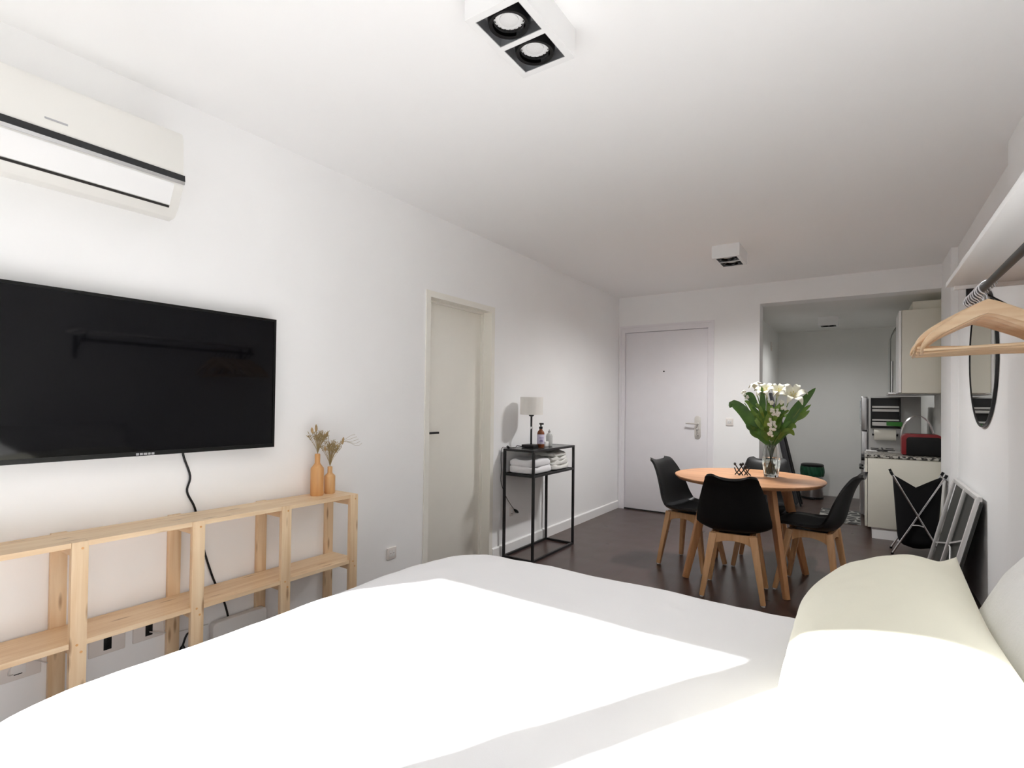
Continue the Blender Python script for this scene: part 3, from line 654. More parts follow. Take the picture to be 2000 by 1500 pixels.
def make_chair():
    t = thing('dining_chair', 'x', 'chair')
    obj('shell', MB().shell(lambda i, j: seat_pt(i, 1 - 2*j), 44, 22, 0.016), 'black_plastic', t, smooth=60, label='black moulded seat shell')
    obj('seat_pad', MB().shell(lambda i, j: seat_pt(0.05 + 0.45*i, (1 - 2*j)*0.86, 0.014 * math.sin(PI*min(1, max(0.0, i)))**0.4 * (1 - abs(1 - 2*j)**6) + 0.0012), 24, 18, 0.0095), 'black_fabric', t, smooth=60, label='black padded seat cushion')
    for sx in (-1, 1):
        for sy in (-1, 1):
            l = obj('leg', MB().bar((0.118*sx, 0.115*sy - 0.012, 0.408), (0.180*sx, 0.182*sy, 0.006), 0.046, 0.040, 0.030, 0.028), 'beech', t, bevel=0.004)
            obj('foot_cap', MB().lathe([(0.011, 0.0), (0.011, 0.0065)], 12, (0.180*sx, 0.182*sy, 0)), 'white_pl', l)
    def apron(p, q, side):
        n = 10; mb = MB(); top = []; bot = []
        for i in range(n + 1):
            f = i / n; a = lerp(p[0], q[0], f); b = lerp(p[1], q[1], f)
            top.append((a, b, 0.412)); bot.append((a, b, 0.340 + 0.030 * math.sin(PI * f)**0.7))
        vs = []; w = Vector(side) * 0.010
        for a in top + bot: vs += [Vector(a) - w, Vector(a) + w]
        fs = []; K = 2*(n+1)
        for i in range(n):
            fs += [(2*i, 2*i+2, K+2*i+2, K+2*i), (2*i+1, K+2*i+1, K+2*i+3, 2*i+3), (2*i, 2*i+1, 2*i+3, 2*i+2), (K+2*i, K+2*i+2, K+2*i+3, K+2*i+1)]
        fs += [(0, K, K+1, 1), (2*n, 2*n+1, K+2*n+1, K+2*n)]
        obj('apron', mb.add(vs, fs), 'beech', t)
    apron((-0.112, 0.108), (0.112, 0.108), (0, 1, 0)); apron((-0.112, -0.132), (0.112, -0.132), (0, 1, 0))
    apron((-0.122, -0.115), (-0.122, 0.09), (1, 0, 0)); apron((0.122, -0.115), (0.122, 0.09), (1, 0, 0))
    obj('seat_plate', MB().box(-0.09, 0.09, -0.09, 0.09, 0.385, 0.404), 'black_plastic', t)
    return t
ch0 = make_chair()
CH = [((1.718, 3.705, 0), R(5.4), 'black shell dining chair seen from behind, nearest the bed'),
      ((1.322, 4.155, 0), R(-102), 'black shell dining chair in front of the entrance door, at the table left side'),
      ((2.133, 4.090, 0), R(82.3), 'black shell dining chair on the kitchen side, seen in profile'),
      ((1.772, 4.480, 0), R(181), 'black shell dining chair mostly hidden behind the table and vase')]
for i, (loc, rz, lab) in enumerate(CH):
    o = ch0 if i == 0 else copy_tree(ch0)
    o.location = loc; o.rotation_euler = (0, 0, rz); tag(o, lab, 'chair', 'black dining chairs around the round table')

# vase, flowers, sculpture on the table
VX, VY = 1.867, 4.212
vs = thing('glass_vase', 'clear faceted glass vase half full of water on the table', 'vase', (VX, VY, TZ))
op = [(0.046, 0.0), (0.048, 0.004), (0.060, 0.085), (0.062, 0.12), (0.052, 0.19), (0.043, 0.236)]
ip = [(0.0405, 0.236), (0.0495, 0.19), (0.0590, 0.12), (0.0570, 0.085), (0.044, 0.014), (0.001, 0.012)]
obj('glass_body', MB().lathe([(0.001, 0.0)] + op + ip, 9, cap=False), 'glass', vs, smooth=10)
obj('water', MB().lathe([(0.0435, 0.0145), (0.0564, 0.085), (0.0584, 0.118), (0.055, 0.140)], 9), 'water', vs, smooth=10)
bq = thing('flower_bouquet', 'bouquet of white lilies and green leaves in the glass vase', 'bouquet', (VX, VY, TZ + 0.02))
def leaf(path_pts, w, m, lab=None, name='leaf', fold=0.25, tilt=(0, -1, 0)):
    n = 12
    P = [Vector(p) for p in path(path_pts, n)]
    vs = []; fs = []
    for i, p in enumerate(P):
        f = i / n; d = (P[min(i+1, n)] - P[max(i-1, 0)]).normalized()
        side = d.cross(Vector(tilt)).normalized(); nn = side.cross(d)
        ww = w * (math.sin(PI * min(1, f*0.98 + 0.02))**0.8) * (1 - 0.25*f) + 0.0015
        vs += [p - side*ww + nn*ww*fold, p, p + side*ww + nn*ww*fold]
    k = len(vs); vs += [v + Vector((0, 0.0008, -0.0006)) for v in vs]
    for i in range(n):
        a = 3*i
        for q in ((a, a+1, a+4, a+3), (a+1, a+2, a+5, a+4)): fs += [q, tuple(k + j for j in reversed(q))]
        fs += [(a, a+3, k+a+3, k+a), (a+2, k+a+2, k+a+5, a+5)]
    return obj(name, MB().add(vs, fs), m, bq, world=True, smooth=60)
VT = TZ + 0.235
def px(x, z, dy=0.0): return (VX + (x - 1506)*0.00325, VY + dy, TZ + (931 - z)*0.0038)
stems = [((1478, 775), -0.02), ((1495, 778), 0.02), ((1517, 775), -0.01), ((1540, 785), 0.03), ((1512, 830), -0.04), ((1450, 790), 0.0), ((1562, 800), 0.02), ((1455, 830), -0.03), ((1540, 830), -0.04)]
for (q, dy) in stems:
    tip = px(q[0], q[1], dy); dx = (tip[0] - VX)
    base = (VX - dx*0.18, VY - dy*0.6, TZ + 0.026); mid = (VX + dx*0.16, VY + dy*0.3, VT)
    obj('stem', MB().tube(path([base, (VX, VY, TZ + 0.12), mid, tuple(Vector(mid).lerp(Vector(tip), 0.5) + Vector((0, 0, 0.012))), tip], 14), 0.0032, 6), 'stem', bq, world=True)
vt = (VX, VY, VT - 0.02)
leaf([vt, px(1478, 845, -0.04), px(1452, 808, -0.07), px(1430, 792, -0.08), px(1423, 800, -0.08)], 0.044, 'leaf', tilt=(0.2, -1, 0.35))
leaf([vt, px(1530, 845, 0.0), px(1552, 805, 0.02), px(1575, 778, 0.03), px(1591, 761, 0.03)], 0.036, 'leaf', tilt=(0.1, -1, -0.2))
leaf([vt, px(1525, 850, 0.05), px(1545, 825, 0.06), px(1565, 805, 0.06), px(1582, 792, 0.06)], 0.026, 'leaf2')
leaf([px(1536, 832, 0.03), px(1555, 818, 0.03), px(1568, 812, 0.03), px(1580, 803, 0.03)], 0.022, 'leaf2')
for a in ([vt, px(1490, 850, -0.03), px(1482, 830, -0.05), px(1477, 815, -0.05)], [px(1492, 845), px(1489, 815, -0.05), px(1491, 785, -0.06), px(1489, 758, -0.07)],
          [px(1488, 840), px(1475, 815, 0.02), px(1460, 792, 0.03), px(1448, 786, 0.04)], [px(1490, 835), px(1505, 812, -0.05), px(1520, 800, -0.06), px(1528, 797, -0.06)],
          [px(1492, 850), px(1500, 825, -0.06), px(1510, 805, -0.07), px(1512, 798, -0.07)], [px(1480, 845), px(1470, 840, -0.05), px(1462, 835, -0.06), px(1458, 828, -0.06)],
          [px(1485, 858), px(1475, 850, -0.04), px(1470, 842, -0.05), px(1480, 838, -0.05)], [px(1520, 860), px(1530, 845, -0.03), px(1545, 842, -0.03), px(1552, 850, -0.02)],
          [px(1522, 855), px(1535, 840, 0.0), px(1548, 832, 0.0), px(1555, 836, 0.0)], [px(1520, 850), px(1532, 835, -0.04), px(1542, 825, -0.04), px(1548, 826, -0.03)],
          [px(1500, 860, 0.02), px(1502, 830, 0.05), px(1500, 800, 0.06), px(1496, 785, 0.06)], [px(1512, 855, 0.02), px(1516, 830, 0.05), px(1522, 800, 0.06), px(1526, 785, 0.06)],
          [px(1470, 820), px(1455, 815, 0.0), px(1445, 812, 0.0), px(1441, 816, 0.0)], [px(1478, 800), px(1465, 780, 0.0), px(1458, 775, 0.0), px(1450, 778, 0.0)],
          [px(1508, 862, -0.03), px(1512, 850, -0.06), px(1520, 842, -0.06), px(1524, 846, -0.06)], [px(1500, 862, -0.03), px(1494, 850, -0.05), px(1486, 846, -0.06), px(1480, 850, -0.06)]):
    leaf(a, random.uniform(0.020, 0.032), random.choice(['leaf', 'leaf2', 'leaf2']))
rl = random.Random(11)
for k in range(34):                     # filler foliage between the large leaves
    a = rl.uniform(-1, 1); bx, bz = 1506 + a*22, rl.uniform(812, 862); L = rl.uniform(18, 32); an = a*1.1 + rl.uniform(-0.5, 0.5); dy = rl.uniform(-0.09, 0.05)
    leaf([px(bx, bz, dy*0.6), px(bx + L*0.5*math.sin(an), bz - L*0.5*math.cos(an), dy - 0.01), px(bx + L*math.sin(an), bz - L*0.9*math.cos(an), dy - 0.012), px(bx + L*1.25*math.sin(an), bz - L*0.98*math.cos(an), dy - 0.008)], rl.uniform(0.010, 0.017), rl.choice(['leaf', 'leaf2', 'leaf2']), tilt=(rl.uniform(-0.5, 0.5), -1, rl.uniform(-0.3, 0.5)))
PET = {}
def petal_mesh(L, w):
    key = (L, w)
    if key not in PET:
        vs = []; fs = []; n = 8
        for i in range(n + 1):
            f = i / n; r = 0.005 + L*0.74*f**1.1; h = L*0.58*math.sin(f*1.8); 
            ww = w * math.sin(PI*(0.06 + 0.93*f))**0.75 + 0.0008
            z = h - max(0, f - 0.6)**2 * L * 1.9
            vs += [(r, -ww, z - ww*0.05), (r - 0.003, 0, z - 0.004), (r, ww, z - ww*0.05)]
        k = len(vs); vs += [(a - 0.0008, b, c - 0.0008) for a, b, c in vs]
        for i in range(n):
            a = 3*i
            for q in ((a, a+1, a+4, a+3), (a+1, a+2, a+5, a+4)): fs += [q, tuple(k + j for j in reversed(q))]
        PET[key] = MB().add(vs, fs).mesh('petal', smooth=60); PET[key].materials.append(M['petal'])
    return PET[key]
def lily(pos, direction, L=0.085, w=0.015, closed=0.0):
    pos = Vector(pos) - bq.location
    q = Vector(direction).normalized().to_track_quat('Z', 'Y')
    fl = obj('lily_flower', MB().tube([(0, 0, -0.035), (0, 0, -0.012), (0, 0, 0.008)], [0.004, 0.006, 0.009], 8), 'petal', bq)
    fl.location = pos; fl.rotation_mode = 'QUATERNION'; fl.rotation_quaternion = q
    for k in range(6):
        p = bpy.data.objects.new('petal', petal_mesh(L, w)); C.objects.link(p); p.parent = fl
        p.rotation_euler = (0, -closed if closed else (0.0 if k % 2 else -0.12), k*PI/3); p.scale = (1 - closed*0.35, 1, 1 + closed*0.3)
    st = MB()
    for k in range(5):
        a = 2*PI*k/5; st.tube([(0, 0, 0.0), (0.010*math.cos(a), 0.010*math.sin(a), 0.035), (0.018*math.cos(a), 0.018*math.sin(a), 0.055)], [0.0008, 0.0008, 0.0025], 5)
    obj('stamen', st, 'stamen', fl)
lily(px(1547, 780, -0.03), (0.25, -0.75, 0.6), 0.130, 0.022); lily(px(1519, 776, -0.02), (0.15, -0.55, 0.85), 0.115, 0.020, 0.12)
lily(px(1497, 774, -0.03), (-0.15, -0.6, 0.8), 0.110, 0.020, 0.1); lily(px(1477, 768, 0.02), (-0.35, -0.2, 0.95), 0.095, 0.017, 0.4)
def blossom_cluster(cx, cz, dy, n, r):
    mb = MB(); rnd = random.Random(cx + cz)
    for k in range(n):
        a = rnd.uniform(0, 2*PI); q = r*math.sqrt(rnd.random()); c = Vector(px(cx, cz, dy)) + Vector((q*math.cos(a), rnd.uniform(-0.01, 0.01), q*math.sin(a)))
        for j in range(5):
            b = 2*PI*j/5 + a; d = Vector((math.cos(b), -0.35, math.sin(b)))*0.0105
            mb.tube([tuple(c), tuple(c + d*0.6), tuple(c + d)], [0.001, 0.0054, 0.001], 5)
    obj('blossom_cluster', mb, 'blossom', bq, world=True)
for a in ((1511, 826, -0.115, 10, 0.026), (1514, 836, -0.115, 9, 0.024), (1508, 848, -0.105, 7, 0.018), (1516, 806, -0.105, 9, 0.024), (1524, 811, -0.105, 6, 0.016), (1510, 789, -0.105, 6, 0.016),
          (1530, 787, -0.09, 6, 0.016), (1534, 799, -0.09, 6, 0.015), (1447, 770, 0.0, 6, 0.022), (1452, 779, 0.0, 5, 0.02), (1534, 765, 0.02, 6, 0.024), (1525, 772, 0.0, 6, 0.03)): blossom_cluster(*a)

SX, SY = 1.687, 4.135
sk = thing('sculpture', 'small black stick sculpture of crossed rods on the dining table', 'sculpture', (SX, SY, TZ))
for x, tilt, h, b in ((-0.045, 0.55, 0.085, 1), (-0.03, -0.5, 0.055, 0), (-0.012, 0.5, 0.07, 1), (0.0, -0.55, 0.085, 1), (0.018, 0.5, 0.06, 0), (0.03, -0.55, 0.08, 1), (0.05, -0.6, 0.055, 0), (-0.02, 0.65, 0.05, 0)):
    y = random.uniform(-0.02, 0.02); top = (x + tilt*h, y + random.uniform(-0.02, 0.02), h)
    r = obj('rod', MB().tube([(x - tilt*0.012, y, 0.004), (x + tilt*h*0.5, y, h*0.5), top], 0.0042, 7), 'black_metal', sk)
    if b: obj('knob', MB().lathe([(0.003, -0.010), (0.0085, -0.004), (0.009, 0.004), (0.003, 0.011)], 10, top), 'black_metal', r)

# ================================================================== bed
BX0, BX1, BY0, BY1, BZ = 0.955, 2.955, 0.25, 1.825, 0.58
bd = thing('bed', 'low double bed base on short dark legs under the white duvet', 'bed', (1.93, 1.02, 0))
obj('base', MB().box(0.93, 2.965, 0.19, 1.85, 0.10, 0.30), 'basewood', bd, world=True, bevel=0.012)
for x in (1.03, 2.87):
    for y in (0.29, 1.75): obj('leg', MB().lathe([(0.020, 0), (0.026, 0.1)], 16, (x, y, 0)), 'black_metal', bd, world=True)
single('mattress', MB().box(0.935, 2.965, 0.195, 1.845, 0.30, 0.545), 'white_pl', 'thick white mattress under the duvet', 'mattress', (1.95, 1.02, 0.30), bevel=0.045, seg=4)
def duvet():
    rc, ra, drop = 0.21, 0.095, 0.36
    nx, ny = 150, 120
    x0, x1, y0, y1 = BX0 - 0.43, BX1, BY0 - 0.43, BY1 + 0.43
    cx0, cx1, cy0, cy1 = BX0 + rc, BX1 + 1.0, BY0 + rc, BY1 - rc
    def f(u, v):
        x, y = lerp(x0, x1, u), lerp(y0, y1, v)
        qx, qy = min(max(x, cx0), cx1), min(max(y, cy0), cy1)
        dx, dy = x - qx, y - qy; d = math.hypot(dx, dy)
        puff = 0.010*noise.noise(Vector((x*2.2, y*2.2, 0.3))) + 0.006*noise.noise(Vector((x*5.1, y*5.1, 4.0))) + 0.0022*noise.noise(Vector((x*14 + 2*y, y*11, 2.0)))
        wr = 0.0035*max(0, noise.noise(Vector((x*9 + y*5, y*7 - x*4, 7.7)))) * max(0, 1 - (x - BX0)/0.6)
        puff += wr * 2
        if d <= rc or d < 1e-9: return (x, y, BZ + puff)
        nx_, ny_ = dx/d, dy/d; s = d - rc
        bx, by = qx + nx_*rc, qy + ny_*rc
        arc = ra*PI/2
        if s < arc:
            a = s/ra; return (bx + nx_*ra*math.sin(a), by + ny_*ra*math.sin(a), BZ - ra*(1 - math.cos(a)) + puff*math.cos(a))
        h = s - arc; per = math.atan2(ny_, nx_)*0.35 + bx*1.0 + by*1.0
        wv = 0.020*math.sin(per*17 + 1.3*math.sin(per*5)) * min(1, h/0.15)
        o = ra + 0.05*h + wv*0.8
        return (bx + nx_*o, by + ny_*o, max(0.16, BZ - ra - h))
    return MB().shell(f, nx, ny, 0.012)
dv = duvet()
single('duvet', dv, 'duvet', 'plain white duvet spread over the bed in strips of sunlight', 'duvet', (1.95, 1.02, BZ), smooth=180)
def pillow(name, label, m, ctr, a, b, t, tilt, yawz, seed, nz, pinch=0.07, rx=0.0):
    rot = Matrix.Rotation(yawz, 3, 'Z') @ Matrix.Rotation(rx, 3, 'X') @ Matrix.Rotation(-tilt, 3, 'Y')
    def side(sg):
        def f(i, j):
            u, v = 2*i - 1, 2*j - 1
            u = math.sin(u*PI/2)*0.35 + u*0.65; v = math.sin(v*PI/2)*0.35 + v*0.65
            x = a*u*(1 - pinch*(1 - v*v)*abs(u)**3 + 0.03*abs(u*v)); y = b*v*(1 - pinch*0.8*(1 - u*u)*abs(v)**3 + 0.03*abs(u*v))
            e = max(0, 1 - abs(u)**2.4)**0.62 * max(0, 1 - abs(v)**2.6)**0.62
            z = sg*t*e
            z += nz*e*(noise.noise(Vector((x*7 + seed, y*5, sg))) + 0.5*noise.noise(Vector((x*15 + y*9, y*13 - x*8, seed + sg))))
            z += 0.012*(1 - e)*math.sin(8*u + 5*v + seed)*abs(u*v)
            if nz < 0.011: z += sg*0.009*e*math.sin(9*u - 7*v + 2.0*noise.noise(Vector((x*6, y*6, 3))))*max(0, v - 0.1)*abs(noise.noise(Vector((x*3.1, y*4.3, 9.0))))*2
            return tuple(rot @ Vector((x, y, z)) + Vector(ctr))
        return f
    mb = MB().grid(side(1), 44, 60); mb2 = MB().grid(lambda i, j: side(-1)(1 - i, j), 44, 60); mb.add(mb2.v, mb2.f)
    return single(name, mb, m, label, 'pillow', ctr, 'pillows at the head of the bed', smooth=180)
pillow('pillow', 'big cream cotton pillow lying half in the sun on the bed', 'pillow', (2.453, 1.40, 0.707), 0.205, 0.53, 0.140, R(27), R(0), 1.0, 0.010)
pillow('fluffy_pillow', 'fluffy white pillow leaning on the wall behind the cream pillow', 'fluffy', (2.790, 1.42, 0.83), 0.235, 0.43, 0.105, R(54), R(0), 5.0, 0.012)

# ================================================================== right wall: shelf, rod, hangers, mirror
ws = thing('wall_shelf', 'white wall shelf with a black clothes rod above the bed head', 'shelf', (XN, 2.2, 1.75))
obj('shelf_board', MB().box(2.71, XN - 0.001, 1.46, 2.885, 1.752, 1.772), 'trim', ws, world=True, bevel=0.002)
for y in (1.52, 2.865):
    br = obj('bracket', MB().box(2.735, XN - 0.001, y - 0.012, y + 0.012, 1.736, 1.7515), 'trim', ws, world=True, bevel=0.001)
    obj('wall_arm', MB().box(XN - 0.012, XN - 0.0005, y - 0.012, y + 0.012, 1.55, 1.7365), 'black_metal', br, world=True)
    obj('brace', MB().bar((2.80, y, 1.738), (XN - 0.010, y, 1.60), 0.010, 0.006, side=(0, 1, 0)), 'black_metal', br, world=True)
    obj('rod_holder', MB().box(2.774, 2.806, y - 0.006, y + 0.006, 1.672, 1.738), 'black_metal', br, world=True)
obj('clothes_rod', MB().tube([(2.790, 1.50, 1.688), (2.790, 2.89, 1.688)], 0.0125, 16), 'black_metal', ws, world=True, label='black round clothes rod')
def make_hanger():
    t = thing('clothes_hanger', 'x', 'hanger')
    R0 = 0.0255
    hk = [(R0*math.cos(a) , 0, R0*math.sin(a) - 0.0100) for a in [R(10) + R(240)*i/14 for i in range(15)]]
    hk = hk + [(-0.004, 0, -0.040), (0.0, 0, -0.065)]
    obj('hook', MB().tube(hk, 0.0030, 8), 'hookwire', t, label='chrome wire hook')
    n = 26; vs = []; W = 0.205
    def cen(f):                      # f -1..1 : shoulder line
        g = abs(f); return -0.090 - 0.134*g**1.12 + 0.010*math.exp(-(g/0.25)**2)
    for i in range(n + 1):
        f = 2*i/n - 1; g = abs(f); x = W*math.sin(f*PI/2*0.92)/math.sin(PI/2*0.92); z = cen(f)
        hh = lerp(0.027, 0.014, min(1, g*1.15)) ; th = lerp(0.008, 0.0165, g**1.3); yo = 0.022*g**2
        if g > 0.97: hh *= 0.6
        for a in range(8):
            an = 2*PI*a/8 + PI/8; vs.append((x, yo + th*math.copysign(abs(math.cos(an))**0.7, math.cos(an)), z + hh*math.copysign(abs(math.sin(an))**0.7, math.sin(an))))
    fs = [(i*8 + j, i*8 + (j+1) % 8, (i+1)*8 + (j+1) % 8, (i+1)*8 + j) for i in range(n) for j in range(8)] + [tuple(range(7, -1, -1)), tuple(n*8 + j for j in range(8))]
    obj('shoulder', MB().add(vs, fs), 'hang_wood', t, smooth=60, label='curved wooden shoulder')
    obj('trouser_bar', MB().tube([(-W*0.955, 0.018, -0.224), (W*0.955, 0.018, -0.224)], 0.0062, 10), 'hang_wood', t)
    return t
h0 = make_hanger()
NH = 9
for k in range(NH):
    o = h0 if k == 0 else copy_tree(h0)
    y = 2.515 + k*0.0415
    o.location = (2.790, y, 1.688); o.rotation_euler = (0, R((0, 3.5, -2, 2, -1, 1, 0, 2, 0)[k]), R((-22, -18, -20, -17, -19, -16, -18, -15, -17)[k]))
    lab = 'wooden clothes hanger nearest the camera on the black rod' if k == 0 else ('wooden clothes hanger, %s from the front on the black rod' % ('', 'second', 'third', 'fourth', 'fifth', 'sixth', 'seventh', 'eighth')[k] if k < NH - 1 else 'wooden clothes hanger farthest along the black rod, by the mirror')
    tag(o, lab, 'hanger', 'wooden hangers on the clothes rod')
MR, MY, MZ = 0.43, 4.28, 1.55
mr = thing('round_mirror', 'large round mirror with a thin black frame on the right wall', 'mirror', (XR, MY, MZ))
def disc(r0, r1, x0, x1, n=64):
    mb = MB(); vs = []
    for r, x in ((r0, x0), (r1, x0), (r1, x1), (r0, x1)): vs += [(x, r*math.cos(2*PI*i/n), r*math.sin(2*PI*i/n)) for i in range(n)]
    fs = [(k*n + i, k*n + (i+1) % n, ((k+1) % 4)*n + (i+1) % n, ((k+1) % 4)*n + i) for k in range(4) for i in range(n)]
    return mb.add(vs, fs)
obj('frame', disc(MR - 0.009, MR, -0.016, -0.001), 'black_metal', mr)
gl = MB(); n = 64
gl.add([(-0.012, (MR - 0.008)*math.cos(2*PI*i/n), (MR - 0.008)*math.sin(2*PI*i/n)) for i in range(n)] + [(-0.002, (MR - 0.008)*math.cos(2*PI*i/n), (MR - 0.008)*math.sin(2*PI*i/n)) for i in range(n)],
       [tuple(range(n)), tuple(range(2*n - 1, n - 1, -1))] + [(i, (i+1) % n, n + (i+1) % n, n + i) for i in range(n)])
obj('glass', gl, 'mirror', mr, label='reflective glass')

# folded table leaning against the right wall
ft = thing('folding_table', 'folded table with aluminium legs leaning on the right wall', 'folding table', (2.93, 4.68, 0))
def lean(y, t, o=0.0): return (lerp(2.850, 3.012, t) + o, y, 0.685*t)
for y in (4.21, 4.66, 5.17): obj('leg', MB().bar(lean(y, 0.004, -0.012), lean(y, 1.0, -0.012), 0.026, 0.022, side=(0, 1, 0)), 'alu', ft, world=True, bevel=0.002)
obj('top_bar', MB().bar(lean(4.20, 1.0, -0.004), lean(5.18, 1.0, -0.004), 0.030, 0.024, side=(0, 0, 1)), 'alu', ft, world=True, bevel=0.002)
obj('panel', MB().bar(lean(4.69, 0.03, 0.014), lean(4.69, 0.965, 0.014), 0.95, 0.014, side=(0, 1, 0)), 'darkpanel', ft, world=True, label='dark underside panel')
for p, q in (((4.66, 0.45), (4.22, 0.62)), ((4.66, 0.45), (5.15, 0.30))): obj('brace', MB().bar(lean(p[0], p[1], -0.008), lean(q[0], q[1], -0.008), 0.010, 0.006, side=(0, 0, 1)), 'alu', ft, world=True)
obj('latch', MB().tube(path([lean(4.62, 0.44, -0.01), lean(4.54, 0.44, -0.014), lean(4.48, 0.40, -0.014), lean(4.44, 0.34, -0.01)], 8), 0.005, 6), 'alu', ft, world=True)

# laundry hamper on a folding frame
hm = thing('laundry_hamper', 'black fabric laundry hamper on a crossed chrome frame beside the cabinet', 'hamper', (2.80, 5.54, 0))
hx0, hx1, hy0, hy1, hz = 2.632, 2.975, 5.44, 5.66, 0.672
for y in (hy0, hy1):
    for a, b in ((hx0, hx1), (hx1, hx0)):
        lg = obj('frame_leg', MB().tube([(a, y + (0.006 if a > b else -0.006), hz), (b, y + (0.006 if a > b else -0.006), 0.008)], 0.0075, 10), 'chrome', hm, world=True)
        cap = MB().tube([(a, y + (0.006 if a > b else -0.006), hz - 0.006), (a + (a - b)*0.035, y + (0.006 if a > b else -0.006), hz + 0.022)], 0.0105, 10)
        cap.tube([(b + (a - b)*0.005, y + (0.006 if a > b else -0.006), 0.016), (b, y + (0.006 if a > b else -0.006), 0.0)], 0.0105, 10)
        obj('end_cap', cap, 'black_plastic', lg, world=True)
for x in (hx0, hx1):
    obj('side_rail', MB().tube([(x, hy0 - 0.006, hz - 0.012), (x, hy1 + 0.006, hz - 0.012)], 0.006, 8), 'chrome', hm, world=True)
def bag(i, j):                        # closed loop round the sack, from its rim to its rounded floor
    a = 2*PI*i; c, s = math.cos(a), math.sin(a); e = 0.45
    sx, sy = math.copysign(abs(c)**e, c), math.copysign(abs(s)**e, s)
    k = j; w = lerp(0.166, 0.128, min(1, k*1.05)); d = lerp(0.100, 0.085, k)
    if k > 0.85: sh = math.sqrt(max(0, 1 - ((k - 0.85)/0.15)**2)); w *= lerp(0.25, 1, sh); d *= lerp(0.25, 1, sh)
    zr = 0.655 - 0.105*(1 - abs(sx))
    return (2.803 + w*sx, 5.55 + d*sy, lerp(zr, 0.055, k))
bg_ = MB().grid(bag, 64, 24); n0 = len(bg_.v)
bg_.f.append(tuple(i*25 + 24 for i in range(64)))
obj('fabric_bag', bg_, 'black_fabric', hm, world=True, smooth=70, label='black fabric sack')
obj('strap', MB().tube(path([(2.765, hy0 - 0.008, 0.262), (2.803, hy0 - 0.016, 0.268), (2.842, hy0 - 0.008, 0.258)], 8), 0.004, 6), 'alu', hm, world=True)

# ================================================================== kitchen
kc = thing('base_cabinet', 'cream kitchen base cabinet seen from its side', 'cabinet', (2.74, 6.25, 0))
obj('body', MB().box(2.466, 3.035, 5.985, 6.475, 0.105, 0.757), 'cab', kc, world=True, bevel=0.001)
obj('door', MB().box(2.444, 2.463, 5.987, 6.473, 0.110, 0.752), 'cab', kc, world=True, bevel=0.002)
obj('toe_kick', MB().box(2.500, 3.035, 6.00, 6.475, 0, 0.104), 'trim', kc, world=True)
single('countertop', MB().box(2.440, 3.04, 5.978, 6.478, 0.758, 0.784), 'granite', 'speckled granite worktop on the cream base cabinet', 'countertop', (2.74, 6.23, 0.758), bevel=0.003)
uc = thing('wall_cabinet', 'cream upper kitchen cabinet hanging on the wall', 'cabinet', (2.87, 6.25, 1.366))
obj('body', MB().box(2.722, 3.045, 5.985, 6.475, 1.368, 2.130), 'cab', uc, world=True, bevel=0.001)
obj('door', MB().box(2.700, 2.719, 5.987, 6.473, 1.372, 2.130), 'trim', uc, world=True, bevel=0.002)
single('duct_box', MB().box(2.805, 3.045, 6.05, 8.0, 2.131, 2.215), 'cab', 'narrow cream box lying on top of the upper cabinet', 'box', (2.9, 6.3, 2.131), bevel=0.002)
hd_ = thing('range_hood', 'steel range hood with a dark curved glass front', 'range hood', (2.85, 6.78, 1.36))
obj('hood_base', MB().box(2.640, 3.045, 6.50, 7.02, 1.362, 1.385), 'steel', hd_, world=True, bevel=0.003)
obj('chimney', MB().box(2.80, 3.045, 6.60, 6.92, 1.385, 2.13), 'steel', hd_, world=True)
gp = MB()
gp.shell(lambda i, j: (2.655 + 0.09*max(0, i - 0.72)**2/0.0784, lerp(6.52, 7.0, j), 1.385 + 0.72*i), 16, 2, 0.008)
obj('glass_front', gp, mat('smoked_glass', (0.16, 0.17, 0.16), 0.15), hd_, world=True)
obj('support_rod', MB().tube([(2.672, 6.51, 1.385), (2.672, 6.51, 1.70)], 0.008, 8), 'chrome', hd_, world=True)
sv = thing('stove', 'white stove with black knobs between cabinet and fridge', 'stove', (2.74, 6.72, 0))
obj('body', MB().box(2.455, 3.03, 6.480, 6.975, 0.03, 0.765), 'white_pl', sv, world=True, bevel=0.004)
obj('oven_door', MB().box(2.436, 2.454, 6.50, 6.955, 0.12, 0.60), 'steel', sv, world=True, bevel=0.004)
for i, y in enumerate((6.54, 6.63, 6.80, 6.90)):
    obj('knob', MB().tube([(2.455, y, 0.70), (2.415, y, 0.70)], 0.022, 14), 'black_plastic', sv, world=True)
hb = MB(); hb.tube([(2.408, 6.53, 0.60), (2.408, 6.93, 0.60)], 0.012, 10)
for y in (6.56, 6.90): hb.tube([(2.408, y, 0.60), (2.44, y, 0.59)], 0.009, 8)
obj('oven_handle', hb, 'black_plastic', sv, world=True)
gr = MB()
for y in (6.60, 6.85):
    for x in (2.60, 2.86):
        gr.lathe([(0.05, 0.765), (0.045, 0.778), (0.02, 0.780)], 16, (x, y, 0))
        for a in range(4): gr.bar((x + 0.03*math.cos(a*PI/2), y + 0.03*math.sin(a*PI/2), 0.792), (x + 0.10*math.cos(a*PI/2), y + 0.10*math.sin(a*PI/2), 0.792), 0.008, 0.012, side=(0, 0, 1))
obj('burner_grate', gr, 'black_metal', sv, world=True)
fg = thing('refrigerator', 'grey two-door refrigerator at the back of the kitchen', 'refrigerator', (2.68, 7.30, 0))
obj('body', MB().box(2.480, 2.940, 7.000, 7.580, 0.02, 1.350), 'fridge', fg, world=True, bevel=0.006)
for z0, z1 in ((0.975, 1.350), (0.04, 0.968)):
    d = obj('door', MB().box(2.412, 2.474, 7.002, 7.578, z0, z1), 'steel', fg, world=True, bevel=0.012, seg=3)
    obj('handle', MB().box(2.400, 2.4115, 7.03, 7.05, z0 + 0.05, min(z1 - 0.05, z0 + 0.4)), 'chrome', d, world=True)
